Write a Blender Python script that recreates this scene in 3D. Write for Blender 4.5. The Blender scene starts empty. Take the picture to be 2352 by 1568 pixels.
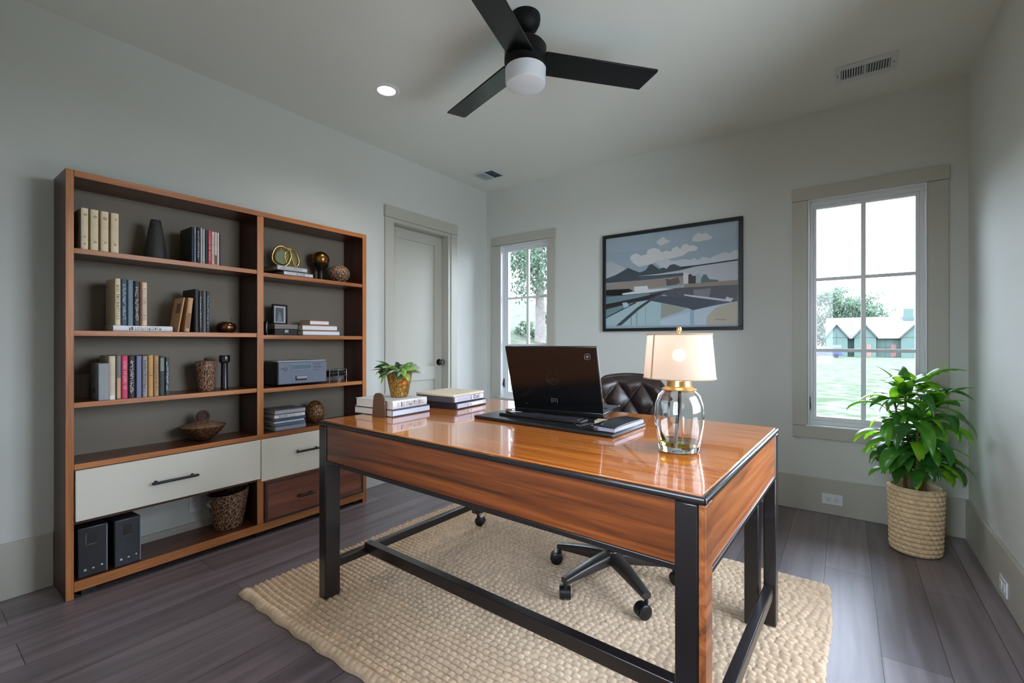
import bpy, bmesh, math, random
import numpy as np
from mathutils import Vector, Matrix, Euler

random.seed(7)
SC = bpy.context.scene
COL = SC.collection
PI = math.pi

# ------------------------------------------------------------------ camera
cam_d = bpy.data.cameras.new('camera')
cam_d.sensor_width = 36.0
cam_d.lens = 36.0 * 1051.0 / 2352.0
cam_d.clip_start = 0.02
cam_d.clip_end = 600
cam = bpy.data.objects.new('camera', cam_d)
COL.objects.link(cam)
cam.location = (0, 0, 1.15)
cam.rotation_euler = (PI / 2, 0, math.radians(36))
SC.camera = cam

# ------------------------------------------------------------------ sky (overcast, slightly blue)
SKY = 11.0
world = bpy.data.worlds.new('overcast_sky')
SC.world = world
world.use_nodes = True
wn = world.node_tree.nodes
wl = world.node_tree.links
bg = wn['Background']
tc = wn.new('ShaderNodeTexCoord')
sx = wn.new('ShaderNodeSeparateXYZ')
rp = wn.new('ShaderNodeValToRGB')
rp.color_ramp.elements[0].position = 0.0
rp.color_ramp.elements[0].color = (0.87, 0.95, 1.08, 1)
rp.color_ramp.elements[1].position = 0.9
rp.color_ramp.elements[1].color = (0.76, 0.90, 1.16, 1)
wl.new(tc.outputs['Generated'], sx.inputs[0])
wl.new(sx.outputs['Z'], rp.inputs[0])
wl.new(rp.outputs[0], bg.inputs['Color'])
bg.inputs['Strength'].default_value = SKY


def portal(name, loc, rot, sx_, sy_):
    # daylight portal in a window opening (guides sky sampling, emits nothing itself)
    d = bpy.data.lights.new(name, 'AREA')
    d.shape = 'RECTANGLE'
    d.size, d.size_y = sx_, sy_
    d.cycles.is_portal = True
    o = bpy.data.objects.new(name, d)
    o.location, o.rotation_euler = loc, rot
    COL.objects.link(o)


portal('window_daylight', (0.10, 3.90, 1.34), (-PI / 2, 0, 0), 0.62, 1.56)
portal('window_daylight', (-2.56, 3.90, 1.34), (-PI / 2, 0, 0), 0.58, 1.56)
portal('window_daylight', (0.76, 1.87, 1.30), (0, PI / 2, 0), 2.02, 1.22)
portal('window_daylight', (-0.45, -0.24, 1.30), (PI / 2, 0, 0), 0.72, 1.62)

# ------------------------------------------------------------------ exposure / render look
vs = SC.view_settings
vs.view_transform = 'Standard'
vs.look = 'None'
vs.exposure = 0.56
vs.gamma = 1.0
vs.use_curve_mapping = False
SC.cycles.use_denoising = True
SC.cycles.max_bounces = 12
SC.cycles.diffuse_bounces = 6
SC.cycles.glossy_bounces = 5
SC.cycles.transmission_bounces = 10
SC.cycles.transparent_max_bounces = 16
SC.cycles.sample_clamp_indirect = 8.0
SC.cycles.caustics_reflective = False
SC.cycles.caustics_refractive = False

# ------------------------------------------------------------------ constants of the room
XL, XR, YB, YF, H = -3.03, 0.585, 3.72, -0.06, 2.705


# ------------------------------------------------------------------ materials
def lin(c):
    out = []
    for v in c:
        v = v / 255.0
        out.append(v / 12.92 if v <= 0.04045 else ((v + 0.055) / 1.055) ** 2.4)
    return (out[0], out[1], out[2], 1.0)


MATS = {}


def new_mat(name):
    m = bpy.data.materials.new(name)
    m.use_nodes = True
    return m, m.node_tree.nodes, m.node_tree.links, m.node_tree.nodes['Principled BSDF']


def mat(name, rgb, rough=0.5, metal=0.0, spec=0.5, coat=0.0, bump=0.0, bscale=60.0, var=0.0, vscale=8.0, emit=0.0):
    """plain material: sRGB colour, optional mottling (var) and fine bump"""
    if name in MATS:
        return MATS[name]
    m, n, l, b = new_mat(name)
    c = lin(rgb)
    b.inputs['Base Color'].default_value = c
    b.inputs['Roughness'].default_value = rough
    b.inputs['Metallic'].default_value = metal
    b.inputs['Specular IOR Level'].default_value = spec
    b.inputs['Coat Weight'].default_value = coat
    b.inputs['Coat Roughness'].default_value = 0.06
    if emit:
        b.inputs['Emission Color'].default_value = c
        b.inputs['Emission Strength'].default_value = emit
    t = n.new('ShaderNodeTexCoord')
    if var:
        nz = n.new('ShaderNodeTexNoise')
        nz.inputs['Scale'].default_value = vscale
        nz.inputs['Detail'].default_value = 4
        l.new(t.outputs['Object'], nz.inputs['Vector'])
        r = n.new('ShaderNodeValToRGB')
        r.color_ramp.elements[0].position = 0.3
        r.color_ramp.elements[1].position = 0.7
        r.color_ramp.elements[0].color = (c[0] * (1 - var), c[1] * (1 - var), c[2] * (1 - var), 1)
        r.color_ramp.elements[1].color = (min(1, c[0] * (1 + var)), min(1, c[1] * (1 + var)), min(1, c[2] * (1 + var)), 1)
        l.new(nz.outputs['Fac'], r.inputs[0])
        l.new(r.outputs[0], b.inputs['Base Color'])
    if bump:
        nb = n.new('ShaderNodeTexNoise')
        nb.inputs['Scale'].default_value = bscale
        nb.inputs['Detail'].default_value = 3
        l.new(t.outputs['Object'], nb.inputs['Vector'])
        bp = n.new('ShaderNodeBump')
        bp.inputs['Strength'].default_value = bump
        bp.inputs['Distance'].default_value = 0.004
        l.new(nb.outputs['Fac'], bp.inputs['Height'])
        l.new(bp.outputs[0], b.inputs['Normal'])
    MATS[name] = m
    return m


def wood(name, dark, mid, light, axis='y', scale=1.0, rough=0.35, coat=0.0, coat_rough=0.05, wave=0.35, al=0.9, ac=11):
    m, n, l, b = new_mat(name)
    t = n.new('ShaderNodeTexCoord')
    mp = n.new('ShaderNodeMapping')
    s = {'x': (al, ac, ac), 'y': (ac, al, ac), 'z': (ac, ac, al)}[axis]
    mp.inputs['Scale'].default_value = [q * scale for q in s]
    l.new(t.outputs['Object'], mp.inputs['Vector'])
    nz = n.new('ShaderNodeTexNoise')
    nz.inputs['Scale'].default_value = 1.0
    nz.inputs['Detail'].default_value = 5
    nz.inputs['Roughness'].default_value = 0.55
    nz.inputs['Distortion'].default_value = wave
    l.new(mp.outputs[0], nz.inputs['Vector'])
    r = n.new('ShaderNodeValToRGB')
    e = r.color_ramp.elements
    e[0].position, e[0].color = 0.30, lin(dark)
    e[1].position, e[1].color = 0.72, lin(light)
    q = e.new(0.50)
    q.color = lin(mid)
    l.new(nz.outputs['Fac'], r.inputs[0])
    mp2 = n.new('ShaderNodeMapping')
    s2 = {'x': (6, 160, 160), 'y': (160, 6, 160), 'z': (160, 160, 6)}[axis]
    mp2.inputs['Scale'].default_value = s2
    l.new(t.outputs['Object'], mp2.inputs['Vector'])
    n2 = n.new('ShaderNodeTexNoise')
    n2.inputs['Scale'].default_value = 1.0
    n2.inputs['Detail'].default_value = 2
    l.new(mp2.outputs[0], n2.inputs['Vector'])
    mx = n.new('ShaderNodeMix')
    mx.data_type = 'RGBA'
    mx.blend_type = 'MULTIPLY'
    mx.inputs[0].default_value = 0.35
    l.new(r.outputs[0], mx.inputs['A'])
    r2 = n.new('ShaderNodeValToRGB')
    r2.color_ramp.elements[0].position = 0.35
    r2.color_ramp.elements[0].color = (0.55, 0.5, 0.48, 1)
    r2.color_ramp.elements[1].position = 0.6
    l.new(n2.outputs['Fac'], r2.inputs[0])
    l.new(r2.outputs[0], mx.inputs['B'])
    l.new(mx.outputs['Result'], b.inputs['Base Color'])
    b.inputs['Roughness'].default_value = rough
    b.inputs['Coat Weight'].default_value = coat
    b.inputs['Coat Roughness'].default_value = coat_rough
    return m


def floor_mat():
    m, n, l, b = new_mat('dark_plank_floor')
    t = n.new('ShaderNodeTexCoord')
    mp = n.new('ShaderNodeMapping')
    mp.inputs['Rotation'].default_value = (0, 0, PI / 2)
    mp.inputs['Location'].default_value = (0.3, 0.08, 0)
    l.new(t.outputs['Object'], mp.inputs['Vector'])
    br = n.new('ShaderNodeTexBrick')
    br.offset = 0.37
    br.inputs['Scale'].default_value = 1.0
    br.inputs['Brick Width'].default_value = 1.85
    br.inputs['Row Height'].default_value = 0.19
    br.inputs['Mortar Size'].default_value = 0.0014
    br.inputs['Mortar Smooth'].default_value = 0.2
    br.inputs['Bias'].default_value = 0.0
    br.inputs['Color1'].default_value = lin((132, 122, 127))
    br.inputs['Color2'].default_value = lin((104, 95, 99))
    br.inputs['Mortar'].default_value = lin((38, 34, 35))
    l.new(mp.outputs[0], br.inputs['Vector'])
    m2 = n.new('ShaderNodeMapping')
    m2.inputs['Scale'].default_value = (16, 0.9, 1)
    l.new(t.outputs['Object'], m2.inputs['Vector'])
    nz = n.new('ShaderNodeTexNoise')
    nz.inputs['Scale'].default_value = 1.4
    nz.inputs['Detail'].default_value = 7
    nz.inputs['Distortion'].default_value = 0.5
    l.new(m2.outputs[0], nz.inputs['Vector'])
    r = n.new('ShaderNodeValToRGB')
    r.color_ramp.elements[0].position, r.color_ramp.elements[0].color = 0.3, (0.60, 0.58, 0.57, 1)
    r.color_ramp.elements[1].position, r.color_ramp.elements[1].color = 0.68, (1.12, 1.08, 1.08, 1)
    l.new(nz.outputs['Fac'], r.inputs[0])
    mx = n.new('ShaderNodeMix')
    mx.data_type = 'RGBA'
    mx.blend_type = 'MULTIPLY'
    mx.inputs[0].default_value = 1.0
    l.new(br.outputs['Color'], mx.inputs['A'])
    l.new(r.outputs[0], mx.inputs['B'])
    l.new(mx.outputs['Result'], b.inputs['Base Color'])
    b.inputs['Roughness'].default_value = 0.36
    b.inputs['Specular IOR Level'].default_value = 0.6
    bp = n.new('ShaderNodeBump')
    bp.inputs['Strength'].default_value = 0.35
    bp.inputs['Distance'].default_value = 0.002
    bp.invert = True
    l.new(br.outputs['Fac'], bp.inputs['Height'])
    l.new(bp.outputs[0], b.inputs['Normal'])
    return m


def pane_mat():
    m, n, l, b = new_mat('clear_pane_glass')
    n.remove(b)
    out = n['Material Output']
    tr = n.new('ShaderNodeBsdfTransparent')
    tr.inputs[0].default_value = (0.97, 0.985, 0.98, 1)
    gl = n.new('ShaderNodeBsdfGlossy')
    gl.inputs['Roughness'].default_value = 0.02
    fr = n.new('ShaderNodeFresnel')
    fr.inputs[0].default_value = 1.3
    mx = n.new('ShaderNodeMixShader')
    l.new(fr.outputs[0], mx.inputs[0])
    l.new(tr.outputs[0], mx.inputs[1])
    l.new(gl.outputs[0], mx.inputs[2])
    l.new(mx.outputs[0], out.inputs[0])
    return m


def glass_mat(name, rgb, rough=0.0, ior=1.45):
    m, n, l, b = new_mat(name)
    b.inputs['Base Color'].default_value = lin(rgb)
    b.inputs['Transmission Weight'].default_value = 1.0
    b.inputs['Roughness'].default_value = rough
    b.inputs['IOR'].default_value = ior
    return m


def cloth_mat(name, rgb, trans=0.5, through=0.0):
    """thin translucent sheet (lamp shade, leaves)"""
    m, n, l, b = new_mat(name)
    out = n['Material Output']
    c = lin(rgb)
    b.inputs['Base Color'].default_value = c
    b.inputs['Roughness'].default_value = 0.7
    t = n.new('ShaderNodeBsdfTranslucent')
    t.inputs[0].default_value = c
    mx = n.new('ShaderNodeMixShader')
    mx.inputs[0].default_value = trans
    l.new(b.outputs[0], mx.inputs[1])
    l.new(t.outputs[0], mx.inputs[2])
    last = mx
    if through:
        tr = n.new('ShaderNodeBsdfTransparent')
        m2 = n.new('ShaderNodeMixShader')
        m2.inputs[0].default_value = through
        l.new(mx.outputs[0], m2.inputs[1])
        l.new(tr.outputs[0], m2.inputs[2])
        last = m2
    l.new(last.outputs[0], out.inputs[0])
    return m


def leaf_mat(name, c1, c2, trans=0.35, rough=0.32, tcol=None):
    m, n, l, b = new_mat(name)
    out = n['Material Output']
    t = n.new('ShaderNodeTexCoord')
    nz = n.new('ShaderNodeTexNoise')
    nz.inputs['Scale'].default_value = 9
    l.new(t.outputs['Object'], nz.inputs['Vector'])
    r = n.new('ShaderNodeValToRGB')
    r.color_ramp.elements[0].position, r.color_ramp.elements[0].color = 0.35, lin(c1)
    r.color_ramp.elements[1].position, r.color_ramp.elements[1].color = 0.65, lin(c2)
    l.new(nz.outputs['Fac'], r.inputs[0])
    l.new(r.outputs[0], b.inputs['Base Color'])
    b.inputs['Roughness'].default_value = rough
    tl = n.new('ShaderNodeBsdfTranslucent')
    tl.inputs[0].default_value = lin(tcol or c2)
    mx = n.new('ShaderNodeMixShader')
    mx.inputs[0].default_value = trans
    l.new(b.outputs[0], mx.inputs[1])
    l.new(tl.outputs[0], mx.inputs[2])
    l.new(mx.outputs[0], out.inputs[0])
    return m


def carved_mat(name, c1, c2, scale, rough=0.5, metal=0.0, edge=(0.04, 0.22), stretch=(1, 1, 1), depth=0.004):
    """two-tone carved or woven surface: pale ridges over dark hollows, with matching bump"""
    m, n, l, b = new_mat(name)
    t = n.new('ShaderNodeTexCoord')
    mp = n.new('ShaderNodeMapping')
    mp.inputs['Scale'].default_value = stretch
    l.new(t.outputs['Object'], mp.inputs['Vector'])
    nd = n.new('ShaderNodeTexNoise')
    nd.inputs['Scale'].default_value = scale * 0.6
    l.new(mp.outputs[0], nd.inputs['Vector'])
    ad = n.new('ShaderNodeMix')
    ad.data_type = 'RGBA'
    ad.blend_type = 'ADD'
    ad.inputs[0].default_value = 0.02
    l.new(mp.outputs[0], ad.inputs['A'])
    l.new(nd.outputs['Color'], ad.inputs['B'])
    v = n.new('ShaderNodeTexVoronoi')
    v.feature = 'DISTANCE_TO_EDGE'
    v.inputs['Scale'].default_value = scale
    l.new(ad.outputs['Result'], v.inputs['Vector'])
    r = n.new('ShaderNodeValToRGB')
    r.color_ramp.elements[0].position, r.color_ramp.elements[0].color = edge[0], lin(c2)
    r.color_ramp.elements[1].position, r.color_ramp.elements[1].color = edge[1], lin(c1)
    l.new(v.outputs['Distance'], r.inputs[0])
    l.new(r.outputs[0], b.inputs['Base Color'])
    b.inputs['Roughness'].default_value = rough
    b.inputs['Metallic'].default_value = metal
    bp = n.new('ShaderNodeBump')
    bp.inputs['Strength'].default_value = 0.8
    bp.inputs['Distance'].default_value = depth
    bp.invert = True
    l.new(v.outputs['Distance'], bp.inputs['Height'])
    l.new(bp.outputs[0], b.inputs['Normal'])
    return m


# ------------------------------------------------------------------ mesh builder
ORG = {}


class MB:
    def __init__(s):
        s.v, s.f, s.m = [], [], []

    def add(s, vs_, fs_, m=0):
        o = len(s.v)
        s.v.extend([tuple(p) for p in vs_])
        for f in fs_:
            s.f.append(tuple(i + o for i in f))
            s.m.append(m)
        return s

    def box(s, x0, x1, y0, y1, z0, z1, m=0, mats=None):
        vs_ = [(x0, y0, z0), (x1, y0, z0), (x1, y1, z0), (x0, y1, z0), (x0, y0, z1), (x1, y0, z1), (x1, y1, z1), (x0, y1, z1)]
        fs_ = [(0, 3, 2, 1), (4, 5, 6, 7), (0, 1, 5, 4), (1, 2, 6, 5), (2, 3, 7, 6), (3, 0, 4, 7)]
        # faces: bottom, top, -y, +x, +y, -x
        o = len(s.v)
        s.v.extend(vs_)
        for k, f in enumerate(fs_):
            s.f.append(tuple(i + o for i in f))
            s.m.append((mats or {}).get(k, m))
        return s

    def obox(s, c, size, rot, m=0):
        R = rot if isinstance(rot, Matrix) else Euler(rot).to_matrix()
        hx, hy, hz = size[0] / 2, size[1] / 2, size[2] / 2
        vs_ = []
        for z in (-hz, hz):
            for x, y in ((-hx, -hy), (hx, -hy), (hx, hy), (-hx, hy)):
                vs_.append(Vector(c) + R @ Vector((x, y, z)))
        return s.add(vs_, [(0, 3, 2, 1), (4, 5, 6, 7), (0, 1, 5, 4), (1, 2, 6, 5), (2, 3, 7, 6), (3, 0, 4, 7)], m)

    def tube(s, pts, r, n=10, m=0, caps=True, closed=False):
        pts = [Vector(p) for p in pts]
        k = len(pts)
        rs = r if isinstance(r, (list, tuple)) else [r] * k
        rings = []
        up = None
        for i, p in enumerate(pts):
            a = pts[(i - 1) % k] if (closed or i > 0) else p
            b = pts[(i + 1) % k] if (closed or i < k - 1) else p
            d = (b - a)
            d = d.normalized() if d.length > 1e-9 else Vector((0, 0, 1))
            if up is None:
                up = Vector((0, 0, 1)) if abs(d.z) < 0.9 else Vector((1, 0, 0))
            x = up.cross(d)
            if x.length < 1e-6:
                x = Vector((1, 0, 0)).cross(d)
            x.normalize()
            y = d.cross(x).normalized()
            up = y
            rings.append([p + (x * math.cos(2 * PI * j / n) + y * math.sin(2 * PI * j / n)) * rs[i] for j in range(n)])
        vs_ = [q for ring in rings for q in ring]
        fs_ = []
        for i in range(k if closed else k - 1):
            i2 = (i + 1) % k
            for j in range(n):
                j2 = (j + 1) % n
                fs_.append((i * n + j, i * n + j2, i2 * n + j2, i2 * n + j))
        if caps and not closed:
            fs_.append(tuple(range(n))[::-1])
            fs_.append(tuple((k - 1) * n + j for j in range(n)))
        return s.add(vs_, fs_, m)

    def cyl(s, a, b, r, r2=None, n=24, m=0, caps=True):
        return s.tube([a, b], [r, r if r2 is None else r2], n, m, caps)

    def lathe(s, prof, n=32, c=(0, 0, 0), m=0, close_ends=True, sq=None):
        vs_ = []
        for (r, z) in prof:
            for j in range(n):
                a = 2 * PI * j / n
                vs_.append((c[0] + r * math.cos(a), c[1] + r * math.sin(a) * (sq or 1), c[2] + z))
        fs_ = []
        for i in range(len(prof) - 1):
            for j in range(n):
                j2 = (j + 1) % n
                fs_.append((i * n + j, i * n + j2, (i + 1) * n + j2, (i + 1) * n + j))
        if close_ends:
            if prof[0][0] > 1e-4:
                fs_.append(tuple(range(n))[::-1])
            if prof[-1][0] > 1e-4:
                fs_.append(tuple((len(prof) - 1) * n + j for j in range(n)))
        return s.add(vs_, fs_, m)

    def grid(s, fn, nu, nv, m=0, cu=False):
        vs_ = [fn(i / (nu if cu else nu - 1), j / (nv - 1)) for i in range(nu) for j in range(nv)]
        fs_ = []
        for i in range(nu if cu else nu - 1):
            i2 = (i + 1) % nu
            for j in range(nv - 1):
                fs_.append((i * nv + j, i2 * nv + j, i2 * nv + j + 1, i * nv + j + 1))
        return s.add(vs_, fs_, m)

    def prism(s, poly, a0, a1, fn=None, m=0):
        """extrude a 2-D polygon; fn(p, q, a) -> 3-D point"""
        fn = fn or (lambda p, q, a: (p, q, a))
        n = len(poly)
        vs_ = [fn(p, q, a0) for p, q in poly] + [fn(p, q, a1) for p, q in poly]
        fs_ = [tuple(range(n))[::-1], tuple(range(n, 2 * n))]
        for i in range(n):
            j = (i + 1) % n
            fs_.append((i, j, n + j, n + i))
        return s.add(vs_, fs_, m)

    def build(s, name, mats, parent=None, W=False, bevel=0.0, seg=2, smooth=True, recalc=True, ang=38):
        if not isinstance(mats, (list, tuple)):
            mats = [mats]
        o3 = ORG.get(parent.name, Vector((0, 0, 0))) if (parent is not None and W) else Vector((0, 0, 0))
        me = bpy.data.meshes.new(name)
        me.from_pydata([(p[0] - o3.x, p[1] - o3.y, p[2] - o3.z) for p in s.v], [], s.f)
        for mm in mats:
            me.materials.append(mm)
        me.polygons.foreach_set('material_index', s.m)
        if recalc:
            b = bmesh.new()
            b.from_mesh(me)
            bmesh.ops.recalc_face_normals(b, faces=b.faces)
            b.to_mesh(me)
            b.free()
        if smooth:
            me.polygons.foreach_set('use_smooth', [True] * len(me.polygons))
            me.set_sharp_from_angle(angle=math.radians(ang))
        me.update()
        o = bpy.data.objects.new(name, me)
        COL.objects.link(o)
        if parent is not None:
            o.parent = parent
            ORG[o.name] = o3.copy() if W else ORG.get(parent.name, Vector((0, 0, 0))).copy()
        else:
            ORG[o.name] = Vector((0, 0, 0))
        if bevel:
            md = o.modifiers.new('edge', 'BEVEL')
            md.width = bevel
            md.segments = seg
            md.limit_method = 'ANGLE'
            md.angle_limit = math.radians(40)
        return o


def thing(name, label, cat, loc=(0, 0, 0), rotz=0.0, group=None):
    o = bpy.data.objects.new(name, None)
    o.empty_display_size = 0.05
    COL.objects.link(o)
    o.location = loc
    o.rotation_euler = (0, 0, rotz)
    o['label'] = label
    o['category'] = cat
    if group:
        o['group'] = group
    ORG[o.name] = Vector(loc)
    return o


def tag(o, label, cat, group=None, kind=None):
    o['label'] = label
    o['category'] = cat
    if group:
        o['group'] = group
    if kind:
        o['kind'] = kind
    return o


def structure(o, label=None):
    o['kind'] = 'structure'
    if label:
        o['label'] = label
    return o


def text_mb(txt, size):
    cu = bpy.data.curves.new('t', 'FONT')
    cu.body = txt
    cu.size = size
    cu.align_x = 'CENTER'
    cu.align_y = 'CENTER'
    o = bpy.data.objects.new('t', cu)
    COL.objects.link(o)
    bpy.context.view_layer.update()
    me = o.evaluated_get(bpy.context.evaluated_depsgraph_get()).to_mesh()
    vs_ = [tuple(v.co) for v in me.vertices]
    fs_ = [tuple(p.vertices) for p in me.polygons]
    o.to_mesh_clear()
    bpy.data.objects.remove(o)
    bpy.data.curves.remove(cu)
    return vs_, fs_


# ------------------------------------------------------------------ shared materials
WALL = mat('wall_paint', (206, 208, 203), 0.75, bump=0.05, bscale=220)
CEIL = mat('ceiling_paint', (222, 224, 217), 0.85, bump=0.05, bscale=200)
TRIM = mat('greige_trim_paint', (182, 180, 169), 0.45)
SASH = mat('white_window_vinyl', (222, 224, 226), 0.35)
FLOOR = floor_mat()
PANE = pane_mat()
BLACK = mat('black_plastic', (16, 16, 18), 0.35)
BLACKM = mat('black_metal', (14, 14, 15), 0.4, metal=0.0)
CHROME = mat('polished_metal', (200, 202, 205), 0.2, metal=1.0)
PLATE = mat('white_plastic', (225, 227, 230), 0.35)
SLOT = mat('dark_slot', (30, 30, 32), 0.6)
WOOD_SHADED = wood('bookcase_wood_shaded', (44, 20, 14), (66, 31, 20), (84, 42, 28), 'z', 1.2, 0.35)  # bookcase wood, with the shade inside the bays put into its colour
WOOD_SHADED_H = wood('bookcase_wood_shaded_flat', (66, 34, 22), (92, 50, 33), (112, 64, 43), 'y', 1.2, 0.28)  # level boards of the same wood, also darkened for the shade
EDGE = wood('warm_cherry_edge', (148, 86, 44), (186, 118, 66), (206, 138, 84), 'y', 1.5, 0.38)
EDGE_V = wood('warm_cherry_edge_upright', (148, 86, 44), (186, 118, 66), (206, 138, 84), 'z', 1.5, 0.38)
TAUPE = mat('taupe_back_panel', (126, 115, 101), 0.6, var=0.05, vscale=3)
CREAM = mat('cream_lacquer', (226, 222, 210), 0.35)
PAPER = mat('page_paper', (222, 216, 202), 0.8)
INK = mat('black_ink', (24, 22, 22), 0.6)
SILVER = mat('silver_ink', (205, 207, 210), 0.35, metal=0.3)

# ================================================================== ROOM SHELL
b = MB().box(XL - 0.15, XR + 0.15, YF - 0.15, YB + 0.15, -0.08, 0.0)
structure(b.build('floor', FLOOR, smooth=False))
b = MB().box(XL - 0.15, XR + 0.15, YF - 0.15, YB + 0.15, H, H + 0.1)
structure(b.build('ceiling', CEIL, smooth=False))

DY0, DY1, DZ = 2.49, 3.165, 2.17          # door opening in the left wall
b = MB()
b.box(XL - 0.15, XL, YF - 0.15, DY0, 0, H)
b.box(XL - 0.15, XL, DY1, YB + 0.15, 0, H)
b.box(XL - 0.15, XL, DY0, DY1, DZ, H)
structure(b.build('wall_left', WALL, smooth=False))

W1 = (-0.20, 0.402, 0.58, 2.11)           # opening of the large window: x0 x1 z0 z1
W2 = (-2.84, -2.282, 0.58, 2.12)          # opening of the small window
b = MB()
b.box(XL, W2[0], YB, YB + 0.15, 0, H)
b.box(W2[1], W1[0], YB, YB + 0.15, 0, H)
b.box(W1[1], XR, YB, YB + 0.15, 0, H)
for w in (W1, W2):
    b.box(w[0], w[1], YB, YB + 0.15, 0, w[2])
    b.box(w[0], w[1], YB, YB + 0.15, w[3], H)
structure(b.build('wall_back', WALL, smooth=False))

W3 = (1.28, 2.46, 0.30, 2.30)             # added window in the right wall, out of view: y0 y1 z0 z1
b = MB()
b.box(XR, XR + 0.15, YF - 0.15, W3[0], 0, H)
b.box(XR, XR + 0.15, W3[1], YB + 0.15, 0, H)
b.box(XR, XR + 0.15, W3[0], W3[1], 0, W3[2])
b.box(XR, XR + 0.15, W3[0], W3[1], W3[3], H)
structure(b.build('wall_right', WALL, smooth=False))
b = MB()
W4 = (-0.80, -0.10, 0.50, 2.10)           # added window in the front wall, out of view: x0 x1 z0 z1
b.box(XL, W4[0], YF - 0.15, YF, 0, H)
b.box(W4[1], XR, YF - 0.15, YF, 0, H)
b.box(W4[0], W4[1], YF - 0.15, YF, 0, W4[2])
b.box(W4[0], W4[1], YF - 0.15, YF, W4[3], H)
structure(b.build('wall_front', WALL, smooth=False))


def baseboard(name, boxes):
    b = MB()
    for q in boxes:
        b.box(*q)
    return structure(b.build(name, TRIM, bevel=0.003))


bh, bt = 0.232, 0.016
baseboard('baseboard_back', [(XL, XR, YB - bt, YB, 0, bh)])
baseboard('baseboard_right', [(XR - bt, XR, YF, YB - bt, 0, bh)])
b = MB()
b.box(XL, XL + bt, YF, 0.475, 0, 0.250)
b.box(XL, XL + bt, 0.475, 2.05, 0, 0.112)
b.box(XL, XL + bt, 2.05, 2.40, 0, bh)
b.box(XL, XL + bt, 3.25, YB - bt, 0, bh)
structure(b.build('baseboard_left', TRIM, bevel=0.003))
baseboard('baseboard_front', [(XL + bt, XR - bt, YF, YF + bt, 0, bh)])


def window_back(n, w, cas, mz, label, open_crank=False):
    """window in the back wall: casing boards, vinyl frame, sash with muntins, panes"""
    x0, x1, z0, z1 = w
    cx0, cx1, cz0, cz1 = cas
    y = YB
    b = MB()
    b.box(x0 - 0.002, x1 + 0.002, y + 0.045, y + 0.12, z0 - 0.001, z0 + 0.03)
    b.box(x0 - 0.002, x1 + 0.002, y + 0.045, y + 0.12, z1 - 0.03, z1 + 0.001)
    b.box(x0 - 0.001, x0 + 0.026, y + 0.045, y + 0.12, z0 + 0.03, z1 - 0.03)
    b.box(x1 - 0.026, x1 + 0.001, y + 0.045, y + 0.12, z0 + 0.03, z1 - 0.03)
    root = structure(b.build('window_%d' % n, SASH, bevel=0.002), label)
    c = MB()
    c.box(cx0, x0 - 0.004, y - 0.018, y, z0 - 0.002, cz1 - 0.085)
    c.box(x1 + 0.004, cx1, y - 0.018, y, z0 - 0.002, cz1 - 0.085)
    c.build('casing', TRIM, root, bevel=0.002)
    c = MB().box(cx0 - 0.004, cx1 + 0.004, y - 0.022, y, cz1 - 0.083, cz1)
    c.build('head_casing', TRIM, root, bevel=0.002)
    c = MB().box(cx0, cx1, y - 0.018, y, cz0, z0 - 0.004)
    c.build('apron', TRIM, root, bevel=0.002)
    c = MB()   # jamb liner of the reveal
    c.box(x0 - 0.003, x0 + 0.006, y - 0.012, y + 0.15, z0, z1)
    c.box(x1 - 0.006, x1 + 0.003, y - 0.012, y + 0.15, z0, z1)
    c.box(x0 + 0.006, x1 - 0.006, y - 0.012, y + 0.15, z1 - 0.006, z1 + 0.003)
    c.build('jamb', SASH, root, bevel=0.001)
    c = MB().box(x0 - 0.012, x1 + 0.012, y - 0.024, y + 0.15, z0 - 0.006, z0 + 0.004)
    c.build('sill', SASH, root, bevel=0.002)
    s = MB()
    ys0, ys1 = y + 0.062, y + 0.098
    s.box(x0 + 0.024, x0 + 0.044, ys0, ys1, z0 + 0.056, z1 - 0.048)
    s.box(x1 - 0.044, x1 - 0.024, ys0, ys1, z0 + 0.056, z1 - 0.048)
    s.box(x0 + 0.024, x1 - 0.024, ys0, ys1, z0 + 0.028, z0 + 0.056)
    s.box(x0 + 0.024, x1 - 0.024, ys0, ys1, z1 - 0.048, z1 - 0.028)
    xm = (x0 + x1) / 2
    s.box(xm - 0.013, xm + 0.013, ys0 + 0.006, ys1 - 0.004, z0 + 0.05, z1 - 0.045)
    for z in mz:
        s.box(x0 + 0.04, x1 - 0.04, ys0 + 0.007, ys1 - 0.005, z - 0.011, z + 0.011)
    s.build('sash', SASH, root, bevel=0.0015)
    MB().box(x0 + 0.034, x1 - 0.034, y + 0.079, y + 0.083, z0 + 0.04, z1 - 0.038).build('pane', PANE, root, smooth=False)
    k = MB()
    k.box(x0 + 0.003, x0 + 0.011, y + 0.030, y + 0.046, z0 + 0.10, z0 + 0.19)
    k.cyl((x0 + 0.007, y + 0.03, z0 + 0.17), (x0 + 0.012, y + 0.012, z0 + 0.12), 0.004, n=8)
    k.build('latch', BLACKM, root, bevel=0.001)
    return root


window_back(1, W1, (-0.290, 0.500, 0.496, 2.195), (1.577, 1.090), 'tall window with six panes behind the basket plant')
window_back(2, W2, (-2.948, -2.197, 0.50, 2.212), (1.592, 1.115), 'narrow window near the room corner behind the laptop')

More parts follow.
